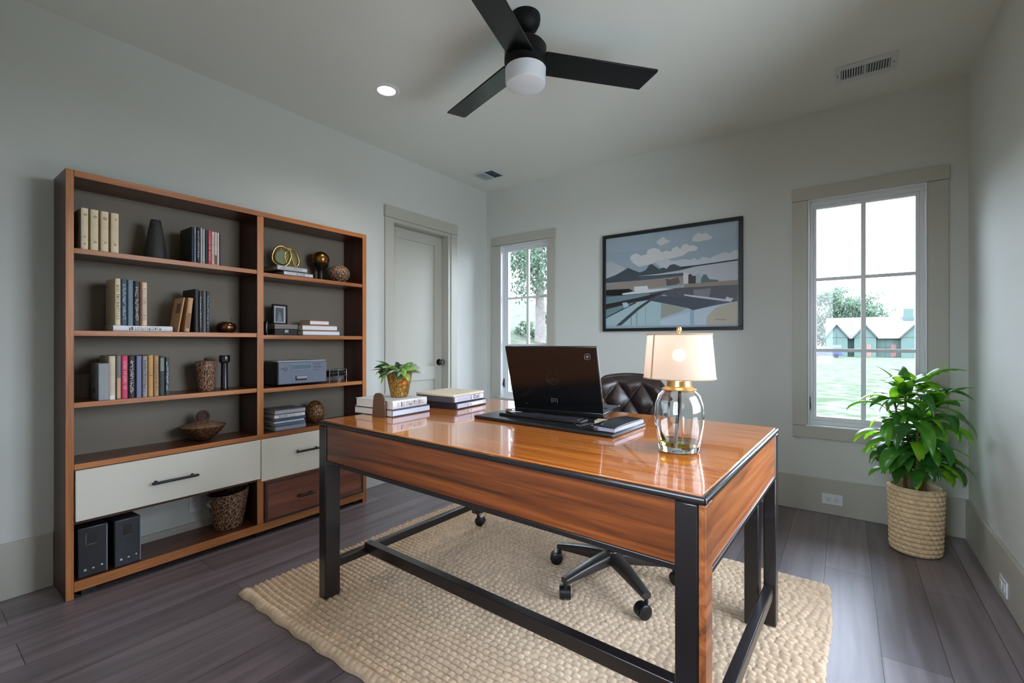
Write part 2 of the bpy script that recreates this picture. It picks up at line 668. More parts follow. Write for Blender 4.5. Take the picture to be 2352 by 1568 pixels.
# unseen window added in the right wall to let in more daylight
y0, y1, z0, z1 = W3
b = MB()
for q in ((y0, y0 + 0.03, z0 + 0.03, z1 - 0.03), (y1 - 0.03, y1, z0 + 0.03, z1 - 0.03), (y0, y1, z0, z0 + 0.03), (y0, y1, z1 - 0.03, z1),
          ((y0 + y1) / 2 - 0.02, (y0 + y1) / 2 + 0.02, z0 + 0.03, z1 - 0.03)):
    b.box(XR + 0.06, XR + 0.11, *q)
root = structure(b.build('window_3', SASH, bevel=0.002), 'added unseen window in the right wall beside the camera')
c = MB()
c.box(XR - 0.018, XR, y0 - 0.09, y0, z0 - 0.08, z1 + 0.08)
c.box(XR - 0.018, XR, y1, y1 + 0.09, z0 - 0.08, z1 + 0.08)
c.box(XR - 0.018, XR, y0, y1, z1, z1 + 0.08)
c.box(XR - 0.018, XR, y0, y1, z0 - 0.08, z0)
c.build('casing', TRIM, root, bevel=0.002)
MB().box(XR + 0.083, XR + 0.087, y0 + 0.02, y1 - 0.02, z0 + 0.02, z1 - 0.02).build('pane', PANE, root, smooth=False)

# unseen window added in the front wall for daylight from behind
x0, x1, z0, z1 = W4
b = MB()
for q in ((x0, x0 + 0.03, z0 + 0.03, z1 - 0.03), (x1 - 0.03, x1, z0 + 0.03, z1 - 0.03), (x0, x1, z0, z0 + 0.03), (x0, x1, z1 - 0.03, z1),
          ((x0 + x1) / 2 - 0.02, (x0 + x1) / 2 + 0.02, z0 + 0.03, z1 - 0.03)):
    b.box(q[0], q[1], YF - 0.11, YF - 0.06, q[2], q[3])
root = structure(b.build('window_4', SASH, bevel=0.002), 'added unseen window in the wall behind the camera')
c = MB()
c.box(x0 - 0.09, x0, YF, YF + 0.018, z0 - 0.08, z1 + 0.08)
c.box(x1, x1 + 0.09, YF, YF + 0.018, z0 - 0.08, z1 + 0.08)
c.box(x0, x1, YF, YF + 0.018, z1, z1 + 0.08)
c.box(x0, x1, YF, YF + 0.018, z0 - 0.08, z0)
c.build('casing', TRIM, root, bevel=0.002)
MB().box(x0 + 0.02, x1 - 0.02, YF - 0.087, YF - 0.083, z0 + 0.02, z1 - 0.02).build('pane', PANE, root, smooth=False)

# door in the left wall
xd = XL - 0.075
b = MB()
b.box(xd - 0.04, xd, DY0 + 0.004, DY0 + 0.092, 0.008, DZ - 0.035)
b.box(xd - 0.04, xd, DY1 - 0.12, DY1 - 0.032, 0.008, DZ - 0.035)
b.box(xd - 0.04, xd, DY0 + 0.092, DY1 - 0.12, DZ - 0.125, DZ - 0.035)
b.box(xd - 0.04, xd, DY0 + 0.092, DY1 - 0.12, 0.80, 0.925)
b.box(xd - 0.04, xd, DY0 + 0.092, DY1 - 0.12, 0.008, 0.20)
door = structure(b.build('door_1', TRIM, bevel=0.0015), 'closed greige panel door between the bookcase and the corner')
c = MB()
c.box(xd - 0.034, xd - 0.012, DY0 + 0.088, DY1 - 0.116, 0.92, DZ - 0.12)
c.box(xd - 0.034, xd - 0.012, DY0 + 0.088, DY1 - 0.116, 0.196, 0.804)
c.build('panel', TRIM, door)
c = MB()
c.box(XL, XL + 0.018, DY0 - 0.09, DY0 - 0.004, 0, DZ - 0.002)
c.box(XL, XL + 0.018, DY1 + 0.004, DY1 + 0.085, 0, DZ - 0.002)
c.build('casing', TRIM, door, bevel=0.002)
MB().box(XL, XL + 0.023, DY0 - 0.094, DY1 + 0.089, DZ, DZ + 0.095).build('head_casing', TRIM, door, bevel=0.002)
c = MB()
c.box(XL - 0.15, XL + 0.01, DY0 - 0.003, DY0 + 0.004, 0, DZ - 0.032)
c.box(XL - 0.15, XL + 0.01, DY1 - 0.030, DY1 + 0.003, 0, DZ - 0.032)
c.box(XL - 0.15, XL + 0.01, DY0 - 0.003, DY1 + 0.003, DZ - 0.032, DZ - 0.001)
c.build('jamb', TRIM, door, bevel=0.001)
c = MB()
yk, zk = DY1 - 0.072, 0.955
c.cyl((xd, yk, zk), (xd + 0.008, yk, zk), 0.030, n=24)
c.cyl((xd + 0.008, yk, zk), (xd + 0.035, yk, zk), 0.011, n=16)
c.tube([(xd + 0.033, yk, zk), (xd + 0.038, yk, zk), (xd + 0.052, yk, zk), (xd + 0.058, yk, zk)], [0.020, 0.027, 0.027, 0.022], n=24)
kn = c.build('door_knob', BLACKM, door)
c = MB().cyl((xd + 0.043, yk, zk), (xd + 0.047, yk, zk), 0.0278, n=24)
kb = c.build('band', CHROME, kn)

# ------------------------------------------------------------------ outlets
def outlet(label, loc, wall, w=0.115, h=0.07):
    """wall plate lying along the wall; wall = 'back', 'right' or 'left'"""
    rz = {'back': 0, 'right': PI / 2, 'left': -PI / 2}[wall]
    if wall == 'right':
        rz = -PI / 2
    if wall == 'left':
        rz = PI / 2
    t = thing('electrical_outlet', label, 'outlet', loc, rz, 'wall outlets')
    MB().box(-w / 2, w / 2, -0.006, 0, -h / 2, h / 2).build('cover_plate', PLATE, t, bevel=0.002)
    horiz = w > h
    for s in (-1, 1):
        ox, oz = (s * 0.022, 0) if horiz else (0, s * 0.022)
        b = MB()
        if horiz:
            b.box(ox - 0.014, ox + 0.014, -0.0085, -0.004, -0.0165, 0.0165)
        else:
            b.box(-0.0165, 0.0165, -0.0085, -0.004, oz - 0.014, oz + 0.014)
        soc = b.build('socket', PLATE, t, bevel=0.002)
        k = MB()
        for q in (-1, 1):
            if horiz:
                k.box(ox + 0.000, ox + 0.008, -0.0090, -0.0080, q * 0.007 - 0.001, q * 0.007 + 0.001)
            else:
                k.box(q * 0.007 - 0.001, q * 0.007 + 0.001, -0.0090, -0.0080, oz, oz + 0.008)
        k.cyl((ox - (0.007 if horiz else 0), -0.0090, oz - (0 if horiz else 0.007)), (ox - (0.007 if horiz else 0), -0.008, oz - (0 if horiz else 0.007)), 0.0025, n=10)
        k.build('slots', SLOT, soc, smooth=False)
    return t


outlet('white electrical outlet on the back wall baseboard under the window', (-0.065, YB - bt, 0.103), 'back')
outlet('white electrical outlet on the right wall baseboard', (XR - bt, 2.90, 0.075), 'right', 0.115, 0.07)
outlet('white electrical outlet on the wall inside the open bottom of the bookcase', (XL, 1.061, 0.222), 'left', 0.062, 0.10)

# ------------------------------------------------------------------ ceiling: fan, light, vents
FANB = mat('matte_black_fan', (9, 9, 10), 0.55, spec=0.2)
BLADE = wood('black_fan_blade', (8, 9, 9), (12, 14, 14), (17, 19, 19), 'x', 1.0, 0.27)
FROST = mat('frosted_white_glass', (214, 216, 220), 0.35)
BLADE.node_tree.nodes['Principled BSDF'].inputs['Specular IOR Level'].default_value = 0.3
fx, fy = -1.235, 1.81
fan = thing('ceiling_fan', 'black three-bladed ceiling fan with white light', 'ceiling fan', (fx, fy, H))
b = MB().lathe([(0.0, 0.0), (0.070, 0.0), (0.072, -0.012), (0.069, -0.035), (0.055, -0.062), (0.030, -0.078), (0.022, -0.08)], 32)
b.build('canopy', FANB, fan)
b = MB()
b.cyl((0, 0, -0.070), (0, 0, -0.150), 0.0125, n=16)
b.lathe([(0.022, -0.098), (0.027, -0.092), (0.027, -0.085), (0.02, -0.078)], 20)
b.build('downrod', FANB, fan)
b = MB().lathe([(0.02, -0.118), (0.060, -0.124), (0.090, -0.138), (0.100, -0.152), (0.100, -0.196), (0.1015, -0.198), (0.1015, -0.226), (0.100, -0.228), (0.100, -0.256), (0.0, -0.256)], 40)
mo = b.build('motor_housing', FANB, fan)
for a in (12, 38):
    ar = math.radians(a)
    b = MB()
    b.obox((0.1012 * math.cos(ar), 0.1012 * math.sin(ar), -0.190), (0.002, 0.012, 0.003), (0, 0, ar))
    b.build('vent_slot', CHROME, mo, smooth=False)
b = MB().lathe([(0.098, -0.256), (0.097, -0.262), (0.0965, -0.318), (0.092, -0.330), (0.070, -0.338), (0.04, -0.342), (0.0, -0.343)], 40)
b.build('light_globe', FROST, fan)
for ang in (50, 163, 284):
    b = MB()
    poly = [(0.085, -0.070), (0.085, 0.070), (0.640, 0.072), (0.672, -0.058), (0.668, -0.070)]
    b.prism(poly, -0.004, 0.004)
    bl = b.build('blade', BLADE, fan, bevel=0.0015)
    bl.matrix_basis = Matrix.Translation((0, 0, -0.212)) @ Matrix.Rotation(math.radians(ang), 4, 'Z') @ Matrix.Rotation(math.radians(-11), 4, 'X')


def downlight(label, x, y):
    t = thing('recessed_light', label, 'ceiling light', (x, y, H), 0, 'recessed ceiling lights')
    MB().lathe([(0.052, -0.001), (0.055, -0.006), (0.075, -0.005), (0.081, -0.0005)], 40, close_ends=False).build('trim_ring', PLATE, t)
    MB().lathe([(0.0, -0.004), (0.053, -0.004), (0.053, -0.001), (0.0, -0.001)], 32).build('lens', LENS, t)
    d = bpy.data.lights.new('recessed_lamp', 'SPOT')
    d.energy = 20
    d.color = (1.0, 0.90, 0.80)
    d.spot_size = math.radians(130)
    d.spot_blend = 0.8
    d.shadow_soft_size = 0.05
    o = bpy.data.objects.new('recessed_lamp', d)
    o.location = (0, 0, -0.012)
    COL.objects.link(o)
    o.parent = t


LENS = mat('lit_lens', (255, 252, 248), 0.4, emit=5.0)
downlight('round recessed ceiling light, lit, above the bookcase', -2.293, 1.835)
downlight('added unseen fill downlight above the camera, lit', -1.000, 0.420)  # added out of view as warm fill from the front
downlight('added unseen fill downlight near the right wall beside the camera, lit', -0.050, 1.300)  # second added fill downlight, also out of view

VENT = mat('vent_enamel', (205, 210, 212), 0.4)
VDARK = mat('vent_duct', (52, 66, 72), 0.7)
VFLAP = mat('vent_flap', (172, 186, 194), 0.4)
t = thing('ceiling_vent', 'small square ceiling vent with one dark half near the room corner', 'air vent', (-2.69, 3.33, H), 0, 'ceiling vents')
b = MB()
b.box(-0.130, 0.130, -0.108, -0.085, -0.006, 0)
b.box(-0.130, 0.130, 0.085, 0.108, -0.006, 0)
b.box(-0.130, -0.105, -0.085, 0.085, -0.006, 0)
b.box(0.105, 0.130, -0.085, 0.085, -0.006, 0)
b.box(-0.006, 0.006, -0.085, 0.085, -0.006, 0)
b.build('frame', VENT, t, bevel=0.001)
MB().box(0.004, 0.107, -0.087, 0.087, -0.0015, -0.0002).build('dark_half', VDARK, t, smooth=False)
b = MB()
for k in range(6):
    b.obox((-0.056, -0.073 + k * 0.029, -0.003), (0.102, 0.030, 0.0012), (0.10, 0, 0))
b.build('flap', VFLAP, t, smooth=False)
t = thing('ceiling_register', 'long ceiling vent with two banks of louvers near the right wall', 'air vent', (0.095, 3.29, H), 0, 'ceiling vents')
b = MB()
W_, D_ = 0.14, 0.105
b.box(-W_, W_, -D_, -0.055, -0.006, 0)
b.box(-W_, W_, 0.055, D_, -0.006, 0)
for (a, c_) in ((-W_, -0.112), (-0.006, 0.006), (0.112, W_)):
    b.box(a, c_, -0.055, 0.055, -0.006, 0)
b.build('frame', VENT, t, bevel=0.001)
MB().box(-0.114, 0.114, -0.057, 0.057, -0.0012, -0.0002).build('duct', VDARK, t, smooth=False)
b = MB()
for (a, c_, tilt) in ((-0.112, -0.006, 0.7), (0.006, 0.112, -0.7)):
    for k in range(9):
        xx = a + (c_ - a) * (k + 0.5) / 9
        b.obox((xx, 0, -0.004), (0.0075, 0.110, 0.001), (0, tilt, 0))
b.build('louvers', VENT, t, smooth=False)
for sx_, yy in ((-0.127, 0.01), (-0.127, -0.012), (0.127, 0.0)):
    MB().cyl((sx_, yy, -0.0075), (sx_, yy, -0.005), 0.004, n=10).build('screw', SLOT, t)

# ================================================================== BOOKCASE
BX0, BX1 = -3.012, -2.780
bc = thing('bookcase', 'tall walnut bookcase with cream drawers against the left wall', 'bookcase', (-2.9, 1.26, 0))
EM = [WOOD_SHADED, EDGE_V]
EH = [WOOD_SHADED_H, EDGE]
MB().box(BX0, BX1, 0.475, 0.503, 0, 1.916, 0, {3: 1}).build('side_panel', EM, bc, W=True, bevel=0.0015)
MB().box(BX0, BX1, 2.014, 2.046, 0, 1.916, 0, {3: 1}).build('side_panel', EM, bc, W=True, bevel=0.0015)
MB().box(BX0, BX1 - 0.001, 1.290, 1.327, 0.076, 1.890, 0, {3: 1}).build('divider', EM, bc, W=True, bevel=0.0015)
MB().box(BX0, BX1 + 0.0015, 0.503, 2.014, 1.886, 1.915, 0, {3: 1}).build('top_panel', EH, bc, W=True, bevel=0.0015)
SHELF_L = [1.569, 1.199, 0.876]
SHELF_R = [1.559, 1.188, 0.870]
for z in SHELF_L:
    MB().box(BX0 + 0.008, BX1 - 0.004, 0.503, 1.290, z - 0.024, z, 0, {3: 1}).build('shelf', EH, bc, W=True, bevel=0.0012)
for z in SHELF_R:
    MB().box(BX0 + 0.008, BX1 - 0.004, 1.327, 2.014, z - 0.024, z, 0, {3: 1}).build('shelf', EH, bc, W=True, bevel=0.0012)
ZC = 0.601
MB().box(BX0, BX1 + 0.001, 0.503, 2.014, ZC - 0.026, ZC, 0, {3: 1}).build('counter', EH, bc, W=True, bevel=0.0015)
MB().box(BX0, BX0 + 0.007, 0.503, 2.014, ZC, 1.886).build('back_panel', TAUPE, bc, W=True, smooth=False)
ZB = 0.076
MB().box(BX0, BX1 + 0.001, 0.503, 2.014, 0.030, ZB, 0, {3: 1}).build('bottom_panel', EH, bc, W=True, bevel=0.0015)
for yy in (0.53, 1.29, 1.95):
    MB().box(-2.86, -2.80, yy, yy + 0.05, 0.0, 0.030).build('foot', BLACK, bc, W=True)


def drawer(y0, y1, z0, z1, m, hy0, hy1, hz, label):
    b = MB().box(BX0 + 0.02, BX1 - 0.002, y0 + 0.01, y1 - 0.01, z0 + 0.012, z1 - 0.01)
    b.box(BX1 - 0.004, BX1 + 0.014, y0, y1, z0, z1)
    d = b.build('drawer', m, bc, W=True, bevel=0.0015)
    d['label'] = label
    h = MB()
    xx = BX1 + 0.014
    h.tube([(xx + 0.026, hy0, hz), (xx + 0.027, hy0 + 0.01, hz), (xx + 0.027, hy1 - 0.01, hz), (xx + 0.026, hy1, hz)], [0.0055, 0.0068, 0.0068, 0.0055], n=14)
    for q in (hy0 + 0.022, hy1 - 0.022):
        h.cyl((xx, q, hz), (xx + 0.026, q, hz), 0.0045, n=12)
        h.cyl((xx, q, hz), (xx + 0.003, q, hz), 0.008, n=14)
    h.build('handle', BLACKM, d, W=True)
    return d


drawer(0.506, 1.303, 0.346, 0.572, CREAM, 0.776, 0.977, 0.452, 'cream drawer front')
drawer(1.308, 2.012, 0.328, 0.572, CREAM, 1.505, 1.671, 0.466, 'cream drawer front')
BRN = wood('walnut_drawer', (92, 50, 36), (124, 72, 53), (146, 92, 70), 'y', 1.3, 0.4)
bd = drawer(1.330, 2.010, 0.080, 0.318, BRN, 1.516, 1.632, 0.187, 'brown wood drawer front')
b = MB()
b.box(BX1 + 0.012, BX1 + 0.017, 1.330, 2.010, 0.080, 0.096)
b.box(BX1 + 0.012, BX1 + 0.017, 1.330, 2.010, 0.302, 0.318)
b.box(BX1 + 0.012, BX1 + 0.017, 1.330, 1.345, 0.096, 0.302)
b.box(BX1 + 0.012, BX1 + 0.017, 1.993, 2.010, 0.096, 0.302)
b.build('border', mat('dark_drawer_border', (58, 44, 42), 0.4), bd, W=True, bevel=0.002)
MB().box(BX0 + 0.01, BX1 - 0.006, 0.503, 1.290, 0.330, 0.344).build('divider_rail', WOOD_SHADED_H, bc, W=True)
MB().box(BX1 - 0.02, BX1 + 0.001, 1.327, 2.014, 0.318, 0.328).build('divider_rail', EDGE, bc, W=True)

# ================================================================== BOOKS AND OBJECTS ON THE SHELVES
RND = random.Random(21)


def marks(b, l0, l1, t0, t1, mode, m=0, pf=None):
    """illegible lettering strokes on a spine; pf(t, l) -> 3-D point just off the spine"""
    def quad(ta, tb, la, lb, sk=0.0):
        b.add([pf(ta, la), pf(tb, la), pf(tb, lb + sk), pf(ta, lb + sk)], [(0, 1, 2, 3)], m)
    w = t1 - t0
    if mode == 'dense':
        l = l0
        while l < l1:
            s = RND.uniform(0.003, 0.006)
            k = RND.random()
            ta = t0 + w * RND.uniform(0.0, 0.25)
            tb = t1 - w * RND.uniform(0.0, 0.25)
            if k < 0.45:
                quad(ta, tb, l, l + s * 0.45)
            if k > 0.25:
                tm = RND.uniform(ta, tb)
                quad(tm, min(tb, tm + w * 0.18), l, l + s)
            if k > 0.7:
                quad(ta, ta + w * 0.15, l, l + s * 1.2)
            l += s * 1.15
    elif mode == 'title':
        l = l0
        while l < l1:
            s = RND.uniform(0.003, 0.0055)
            if RND.random() > 0.18:
                quad(t0, t1, l, l + s * 0.3)
                if RND.random() > 0.5:
                    quad(t0 + w * RND.choice((0, 0.4, 0.8)), t0 + w * RND.choice((0.2, 0.6, 1.0)), l, l + s * 0.9)
            l += s * 1.35


def binder_rings(b, l, tc_, r, m, pf):
    n = 18
    vs_, fs_ = [], []
    for i in range(n):
        a = 2 * PI * i / n
        for rr in (r, r * 0.62):
            vs_.append(pf(tc_ + rr * math.cos(a), l + rr * math.sin(a)))
    for i in range(n):
        j = (i + 1) % n
        fs_.append((2 * i, 2 * j, 2 * j + 1, 2 * i + 1))
    b.add(vs_, fs_, m)


def book(label, y0, y1, z0, h, depth, rgb, xf=-2.795, lettering=None, ink=None, flat=False, hard=True, group=None,
         rough=0.5, band=None, lean=0.0, name='book', cat='book', rings=None, rotz=0.0, loc=None, pages=PAPER, lspan=(0.12, 0.88)):
    """standing: thickness y0..y1, height h.  flat: spine runs y0..y1, thickness h.  Spine faces +x."""
    yc = (y0 + y1) / 2
    if flat:
        w, L = h, (y1 - y0)
        P = lambda x, t, l: (x, l - L / 2, t + w / 2)
    else:
        w, L = (y1 - y0), h
        P = lambda x, t, l: (x, t, l)
    t_ = thing(name, label, cat, loc or (xf - depth / 2, yc, z0), rotz, group)
    if lean:
        t_.rotation_euler = (lean, 0, rotz)
    hd = depth / 2
    cm = mat('cover_%d_%d_%d' % rgb, rgb, rough, var=0.10, vscale=14)
    ct = min(0.0028, w * 0.16)

    def pbox(b, x0, x1, t0, t1, l0, l1, m=0):
        p = [P(x0, t0, l0), P(x1, t1, l1)]
        lo = [min(p[0][i], p[1][i]) for i in range(3)]
        hi = [max(p[0][i], p[1][i]) for i in range(3)]
        b.box(lo[0], hi[0], lo[1], hi[1], lo[2], hi[2], m)
    b = MB()
    g = 0.0005
    pbox(b, -hd, hd - ct, -w / 2 + g, -w / 2 + g + ct, 0, L)
    pbox(b, -hd, hd - ct, w / 2 - g - ct, w / 2 - g, 0, L)
    # rounded spine
    n = 5
    poly = []
    for i in range(n + 1):
        a = -PI / 2 + PI * i / n
        poly.append((hd - ct + ct * 1.6 * math.cos(a) if hard else hd - ct + ct * (0.9 if 0 < i < n else 0.6), (w / 2 - g) * math.sin(a)))
    poly = [(hd - ct - 0.001, -w / 2 + g)] + poly + [(hd - ct - 0.001, w / 2 - g)]
    b.prism(poly, 0, L, lambda p, q, a: P(p, q, a))
    cov = b.build('cover', cm, t_, bevel=0.0004, seg=1)
    b = MB()
    ins = 0.003 if hard else 0.0006
    pbox(b, -hd + ins, hd - ct - 0.0012, -w / 2 + g + ct * 0.98, w / 2 - g - ct * 0.98, ins, L - ins)
    b.build('pages', pages, t_, smooth=False)
    xs = hd + ct * 0.65
    pf = lambda t, l: P(xs, t, l)
    for (ll, tt, rr) in (rings or []):
        b = MB()
        binder_rings(b, L * ll, w * tt, rr, 0, pf)
        b.build('finger_ring', mat('ink_%d_%d_%d' % ink, ink, 0.5), t_, smooth=False, recalc=False)
    if lettering or band:
        b = MB()
        mats_ = [mat('ink_%d_%d_%d' % (ink or (30, 28, 28)), (ink or (30, 28, 28)), 0.5)]
        if lettering:
            marks(b, L * lspan[0], L * lspan[1], -w * 0.28, w * 0.28, lettering, 0, pf)
        if band:
            mats_.append(mat('band_%d_%d_%d' % band[2], band[2], 0.55))
            b.add([pf(-w * 0.33, L * band[0]), pf(w * 0.33, L * band[0]), pf(w * 0.33, L * band[1]), pf(-w * 0.33, L * band[1])], [(0, 1, 2, 3)], 1)
        b.build('lettering', mats_, t_, smooth=False, recalc=False)
    return t_


# --- left bay, top shelf
z = SHELF_L[0]
G = 'cream binders on the top shelf'
spec = [(0.527, 0.553, 'first cream ring binder from the left end of the top shelf', [(0.84, 0.05, 0.0055), (0.30, 0.0, 0.0035), (0.13, 0, 0.004)]),
        (0.560, 0.588, 'second cream ring binder on the top shelf, from the left end', [(0.82, 0.05, 0.0055), (0.20, 0.05, 0.005)]),
        (0.596, 0.624, 'third cream ring binder on the top shelf, from the left end', [(0.82, 0.0, 0.006), (0.22, 0.05, 0.004)]),
        (0.632, 0.661, 'fourth cream ring binder on the top shelf, beside the dark vase', [(0.84, 0.08, 0.0038), (0.20, 0.0, 0.0048)])]
for (a, c_, lb, rg) in spec:
    book(lb, a, c_, z, 0.186, 0.165, (228, 210, 176), -2.788, rings=rg, ink=(58, 44, 26), group=G, name='ring_binder', cat='binder', rough=0.6)

DARKVASE = carved_mat('charcoal_textured_ceramic', (58, 58, 58), (34, 34, 34), 160, 0.6, stretch=(1, 1, 0.35), depth=0.0015)
t = thing('vase', 'tall charcoal textured cone vase on the top shelf', 'vase', (-2.885, 0.832, z))
b = MB().lathe([(0.0, 0.0), (0.042, 0.0), (0.046, 0.004), (0.0475, 0.022), (0.047, 0.034), (0.041, 0.085), (0.033, 0.140), (0.024, 0.196), (0.0215, 0.208), (0.017, 0.209), (0.016, 0.200), (0.02, 0.15), (0.0, 0.12)], 40)
b.build('body', DARKVASE, t)
G = 'upright books on the top shelf'
for (a, c_, hh, dp, rgb, lt, ink, lb, bd_) in [
    (0.958, 0.972, 0.186, 0.150, (20, 20, 22), None, None, 'black book with its dark cover showing, leftmost of the top shelf books', None),
    (0.972, 0.982, 0.190, 0.150, (120, 138, 172), None, None, 'slim blue-grey book beside the black book on the top shelf', None),
    (0.983, 1.001, 0.190, 0.145, (30, 30, 31), 'dense', (190, 190, 180), 'black book with silver lettering on the top shelf', None),
    (1.002, 1.009, 0.190, 0.145, (208, 208, 214), None, None, 'thin white book right of the silver lettered black book on the top shelf', None),
    (1.010, 1.024, 0.184, 0.150, (168, 168, 174), None, None, 'pale grey book in the middle of the top shelf books', None),
    (1.025, 1.037, 0.184, 0.145, (38, 50, 46), None, None, 'dark green book on the top shelf beside the red book', None),
    (1.038, 1.054, 0.186, 0.140, (196, 74, 92), 'title', (226, 214, 208), 'red book with a pale stripe on the top shelf', None),
    (1.055, 1.068, 0.180, 0.145, (214, 202, 192), 'title', (176, 120, 112), 'cream book touching the red book on the top shelf', None),
    (1.068, 1.083, 0.180, 0.145, (206, 186, 176), None, None, 'pinkish tan book with a brown base on the top shelf', (0.02, 0.30, (128, 62, 40))),
    (1.083, 1.093, 0.178, 0.140, (214, 206, 204), None, None, 'thin pale book, second from the right end of the top shelf row', None),
    (1.093, 1.100, 0.178, 0.140, (24, 22, 22), None, None, 'thin black book ending the top shelf row', None)]:
    book(lb, a, c_, z, hh, dp, rgb, -2.790, lt, ink, group=G, band=bd_)

# --- left bay, second shelf
z = SHELF_L[1]
book('white flat book lying under the upright books on the second shelf', 0.640, 0.876, z, 0.028, 0.150, (222, 224, 228), -2.790, 'title', (70, 70, 76), flat=True, lspan=(0.25, 0.8), name='book')
zz = z + 0.0285
G = 'upright books on the second shelf'
for (a, c_, hh, dp, rgb, lt, ink, lb, bd_) in [
    (0.648, 0.670, 0.222, 0.150, (222, 206, 168), 'title', (50, 44, 36), 'thick cream book standing left on the flat white book', None),
    (0.671, 0.694, 0.222, 0.145, (64, 82, 100), 'dense', (172, 192, 206), 'blue patterned book standing on the flat white book', None),
    (0.695, 0.718, 0.220, 0.145, (88, 104, 116), None, None, 'plain slate book standing on the flat white book', (0.0, 1.0, (112, 130, 144))),
    (0.719, 0.744, 0.217, 0.140, (44, 44, 46), 'dense', (190, 190, 188), 'black and silver book standing on the flat white book', None),
    (0.744, 0.750, 0.215, 0.140, (160, 96, 66), None, None, 'very thin brick brown book standing on the flat white book', None),
    (0.751, 0.772, 0.214, 0.140, (226, 204, 174), 'title', (160, 140, 120), 'pale peach book ending the row on the flat white book', None)]:
    book(lb, a, c_, zz, hh, dp, rgb, -2.796, lt, ink, group=G, band=bd_)
G = 'dark books on the second shelf'
for (a, c_, hh, dp, rgb, lt, ink, lb, bd_) in [
    (0.974, 0.996, 0.230, 0.160, (18, 18, 19), None, None, 'wide black book with its cover showing on the second shelf', None),
    (0.997, 1.010, 0.222, 0.150, (60, 60, 62), 'dense', (214, 214, 212), 'grey book with white lettering on the second shelf', None),
    (1.011, 1.019, 0.224, 0.150, (58, 62, 68), None, None, 'thin slate book right of the white lettered grey book', None),
    (1.019, 1.028, 0.224, 0.150, (130, 134, 142), None, None, 'thin silver grey book between two dark books on the second shelf', None),
    (1.029, 1.047, 0.224, 0.150, (36, 40, 46), 'dense', (150, 160, 170), 'dark book with pale lettering nearest the copper pot', None)]:
    book(lb, a, c_, z, hh, dp, rgb, -2.792, lt, ink, group=G)
book('small tan book with white pages leaning against the black books', 0.928, 0.952, z + 0.002, 0.180, 0.110, (190, 150, 110), -2.790, None, None, lean=-0.10, band=(0.1, 0.55, (138, 92, 58)))
t = book('pale tan folder leaning on the small tan book on the second shelf', 0.898, 0.906, z + 0.001, 0.182, 0.125, (196, 156, 116), -2.794, None, None, lean=-0.15, name='folder', cat='folder')
b = MB()
b.box(-0.005, 0.045, -0.0052, -0.0038, 0.100, 0.150)
b.build('label_patch', mat('patch_brown', (118, 92, 72), 0.6), t)

COPPER = mat('aged_copper', (120, 84, 58), 0.22, metal=0.9, var=0.25, vscale=30)
t = thing('copper_pot', 'round copper pot with a curved handle on the second shelf', 'pot', (-2.885, 1.166, z))
b = MB().lathe([(0.0, 0.0), (0.032, 0.0), (0.047, 0.012), (0.053, 0.030), (0.050, 0.046), (0.038, 0.059), (0.018, 0.066), (0.0, 0.067)], 36)
b.build('body', COPPER, t)
b = MB()
pts = [(0.01, -0.018 + 0.066 * s, 0.066 + 0.024 * math.sin(PI * min(1, s * 1.25)) - 0.040 * max(0, s - 0.55)) for s in [i / 12 for i in range(13)]]
b.tube(pts, 0.0035, n=8)
b.build('handle', CHROME, t)

# --- left bay, third shelf
z = SHELF_L[2]
G = 'upright books on the third shelf'
for (a, c_, hh, dp, rgb, lt, ink, lb, bd_, xf) in [
    (0.626, 0.651, 0.206, 0.155, (205, 190, 164), None, None, 'cream book behind the short grey box on the third shelf', (0.0, 0.1, (230, 226, 216)), -2.796),
    (0.653, 0.672, 0.208, 0.150, (120, 116, 112), None, None, 'grey book with a white and orange spine on the third shelf', (0.02, 0.48, (214, 160, 118)), -2.796),
    (0.673, 0.697, 0.206, 0.150, (206, 62, 100), 'title', (240, 190, 205), 'bright pink book on the third shelf', None, -2.796),
    (0.698, 0.726, 0.205, 0.150, (32, 28, 32), 'dense', (205, 200, 196), 'thick black book with ornate white lettering on the third shelf', None, -2.796),
    (0.727, 0.752, 0.204, 0.150, (60, 62, 84), None, None, 'navy book with a lavender stripe on the third shelf', (0.0, 1.0, (118, 122, 160)), -2.796),
    (0.753, 0.774, 0.203, 0.150, (150, 146, 148), 'dense', (70, 66, 66), 'grey book with dark lettering on the third shelf', None, -2.796),
    (0.776, 0.798, 0.206, 0.150, (196, 150, 88), None, None, 'golden tan book on the third shelf', (0.50, 0.515, (120, 84, 44)), -2.797),
    (0.800, 0.821, 0.203, 0.150, (172, 138, 98), 'title', (130, 100, 66), 'brown tan book right of the golden book on the third shelf', None, -2.798),
    (0.823, 0.846, 0.200, 0.150, (50, 58, 62), None, None, 'dark slate book with a green label on the third shelf', (0.62, 0.95, (124, 132, 120)), -2.799),
    (0.848, 0.866, 0.193, 0.150, (58, 66, 68), 'dense', (190, 204, 206), 'dark book with pale lettering ending the third shelf row', None, -2.800)]:
    book(lb, a, c_, z, hh, dp, rgb, xf, lt, ink, group=G, band=bd_)
t = thing('file_box', 'short grey file box at the left of the third shelf books', 'file box', (-2.865, 0.604, z))
MB().box(-0.06, 0.075, -0.016, 0.021, 0.0, 0.172).build('body', mat('grey_card', (150, 152, 156), 0.6), t, bevel=0.002)
b = MB()
for k in range(6):
    b.box(-0.04, 0.05, -0.0166, -0.0158, 0.085 + k * 0.012, 0.0862 + k * 0.012)
b.box(-0.02, 0.02, -0.0166, -0.0158, 0.035, 0.055)
b.build('printed_lines', mat('grey_print', (96, 98, 102), 0.6), t, smooth=False)

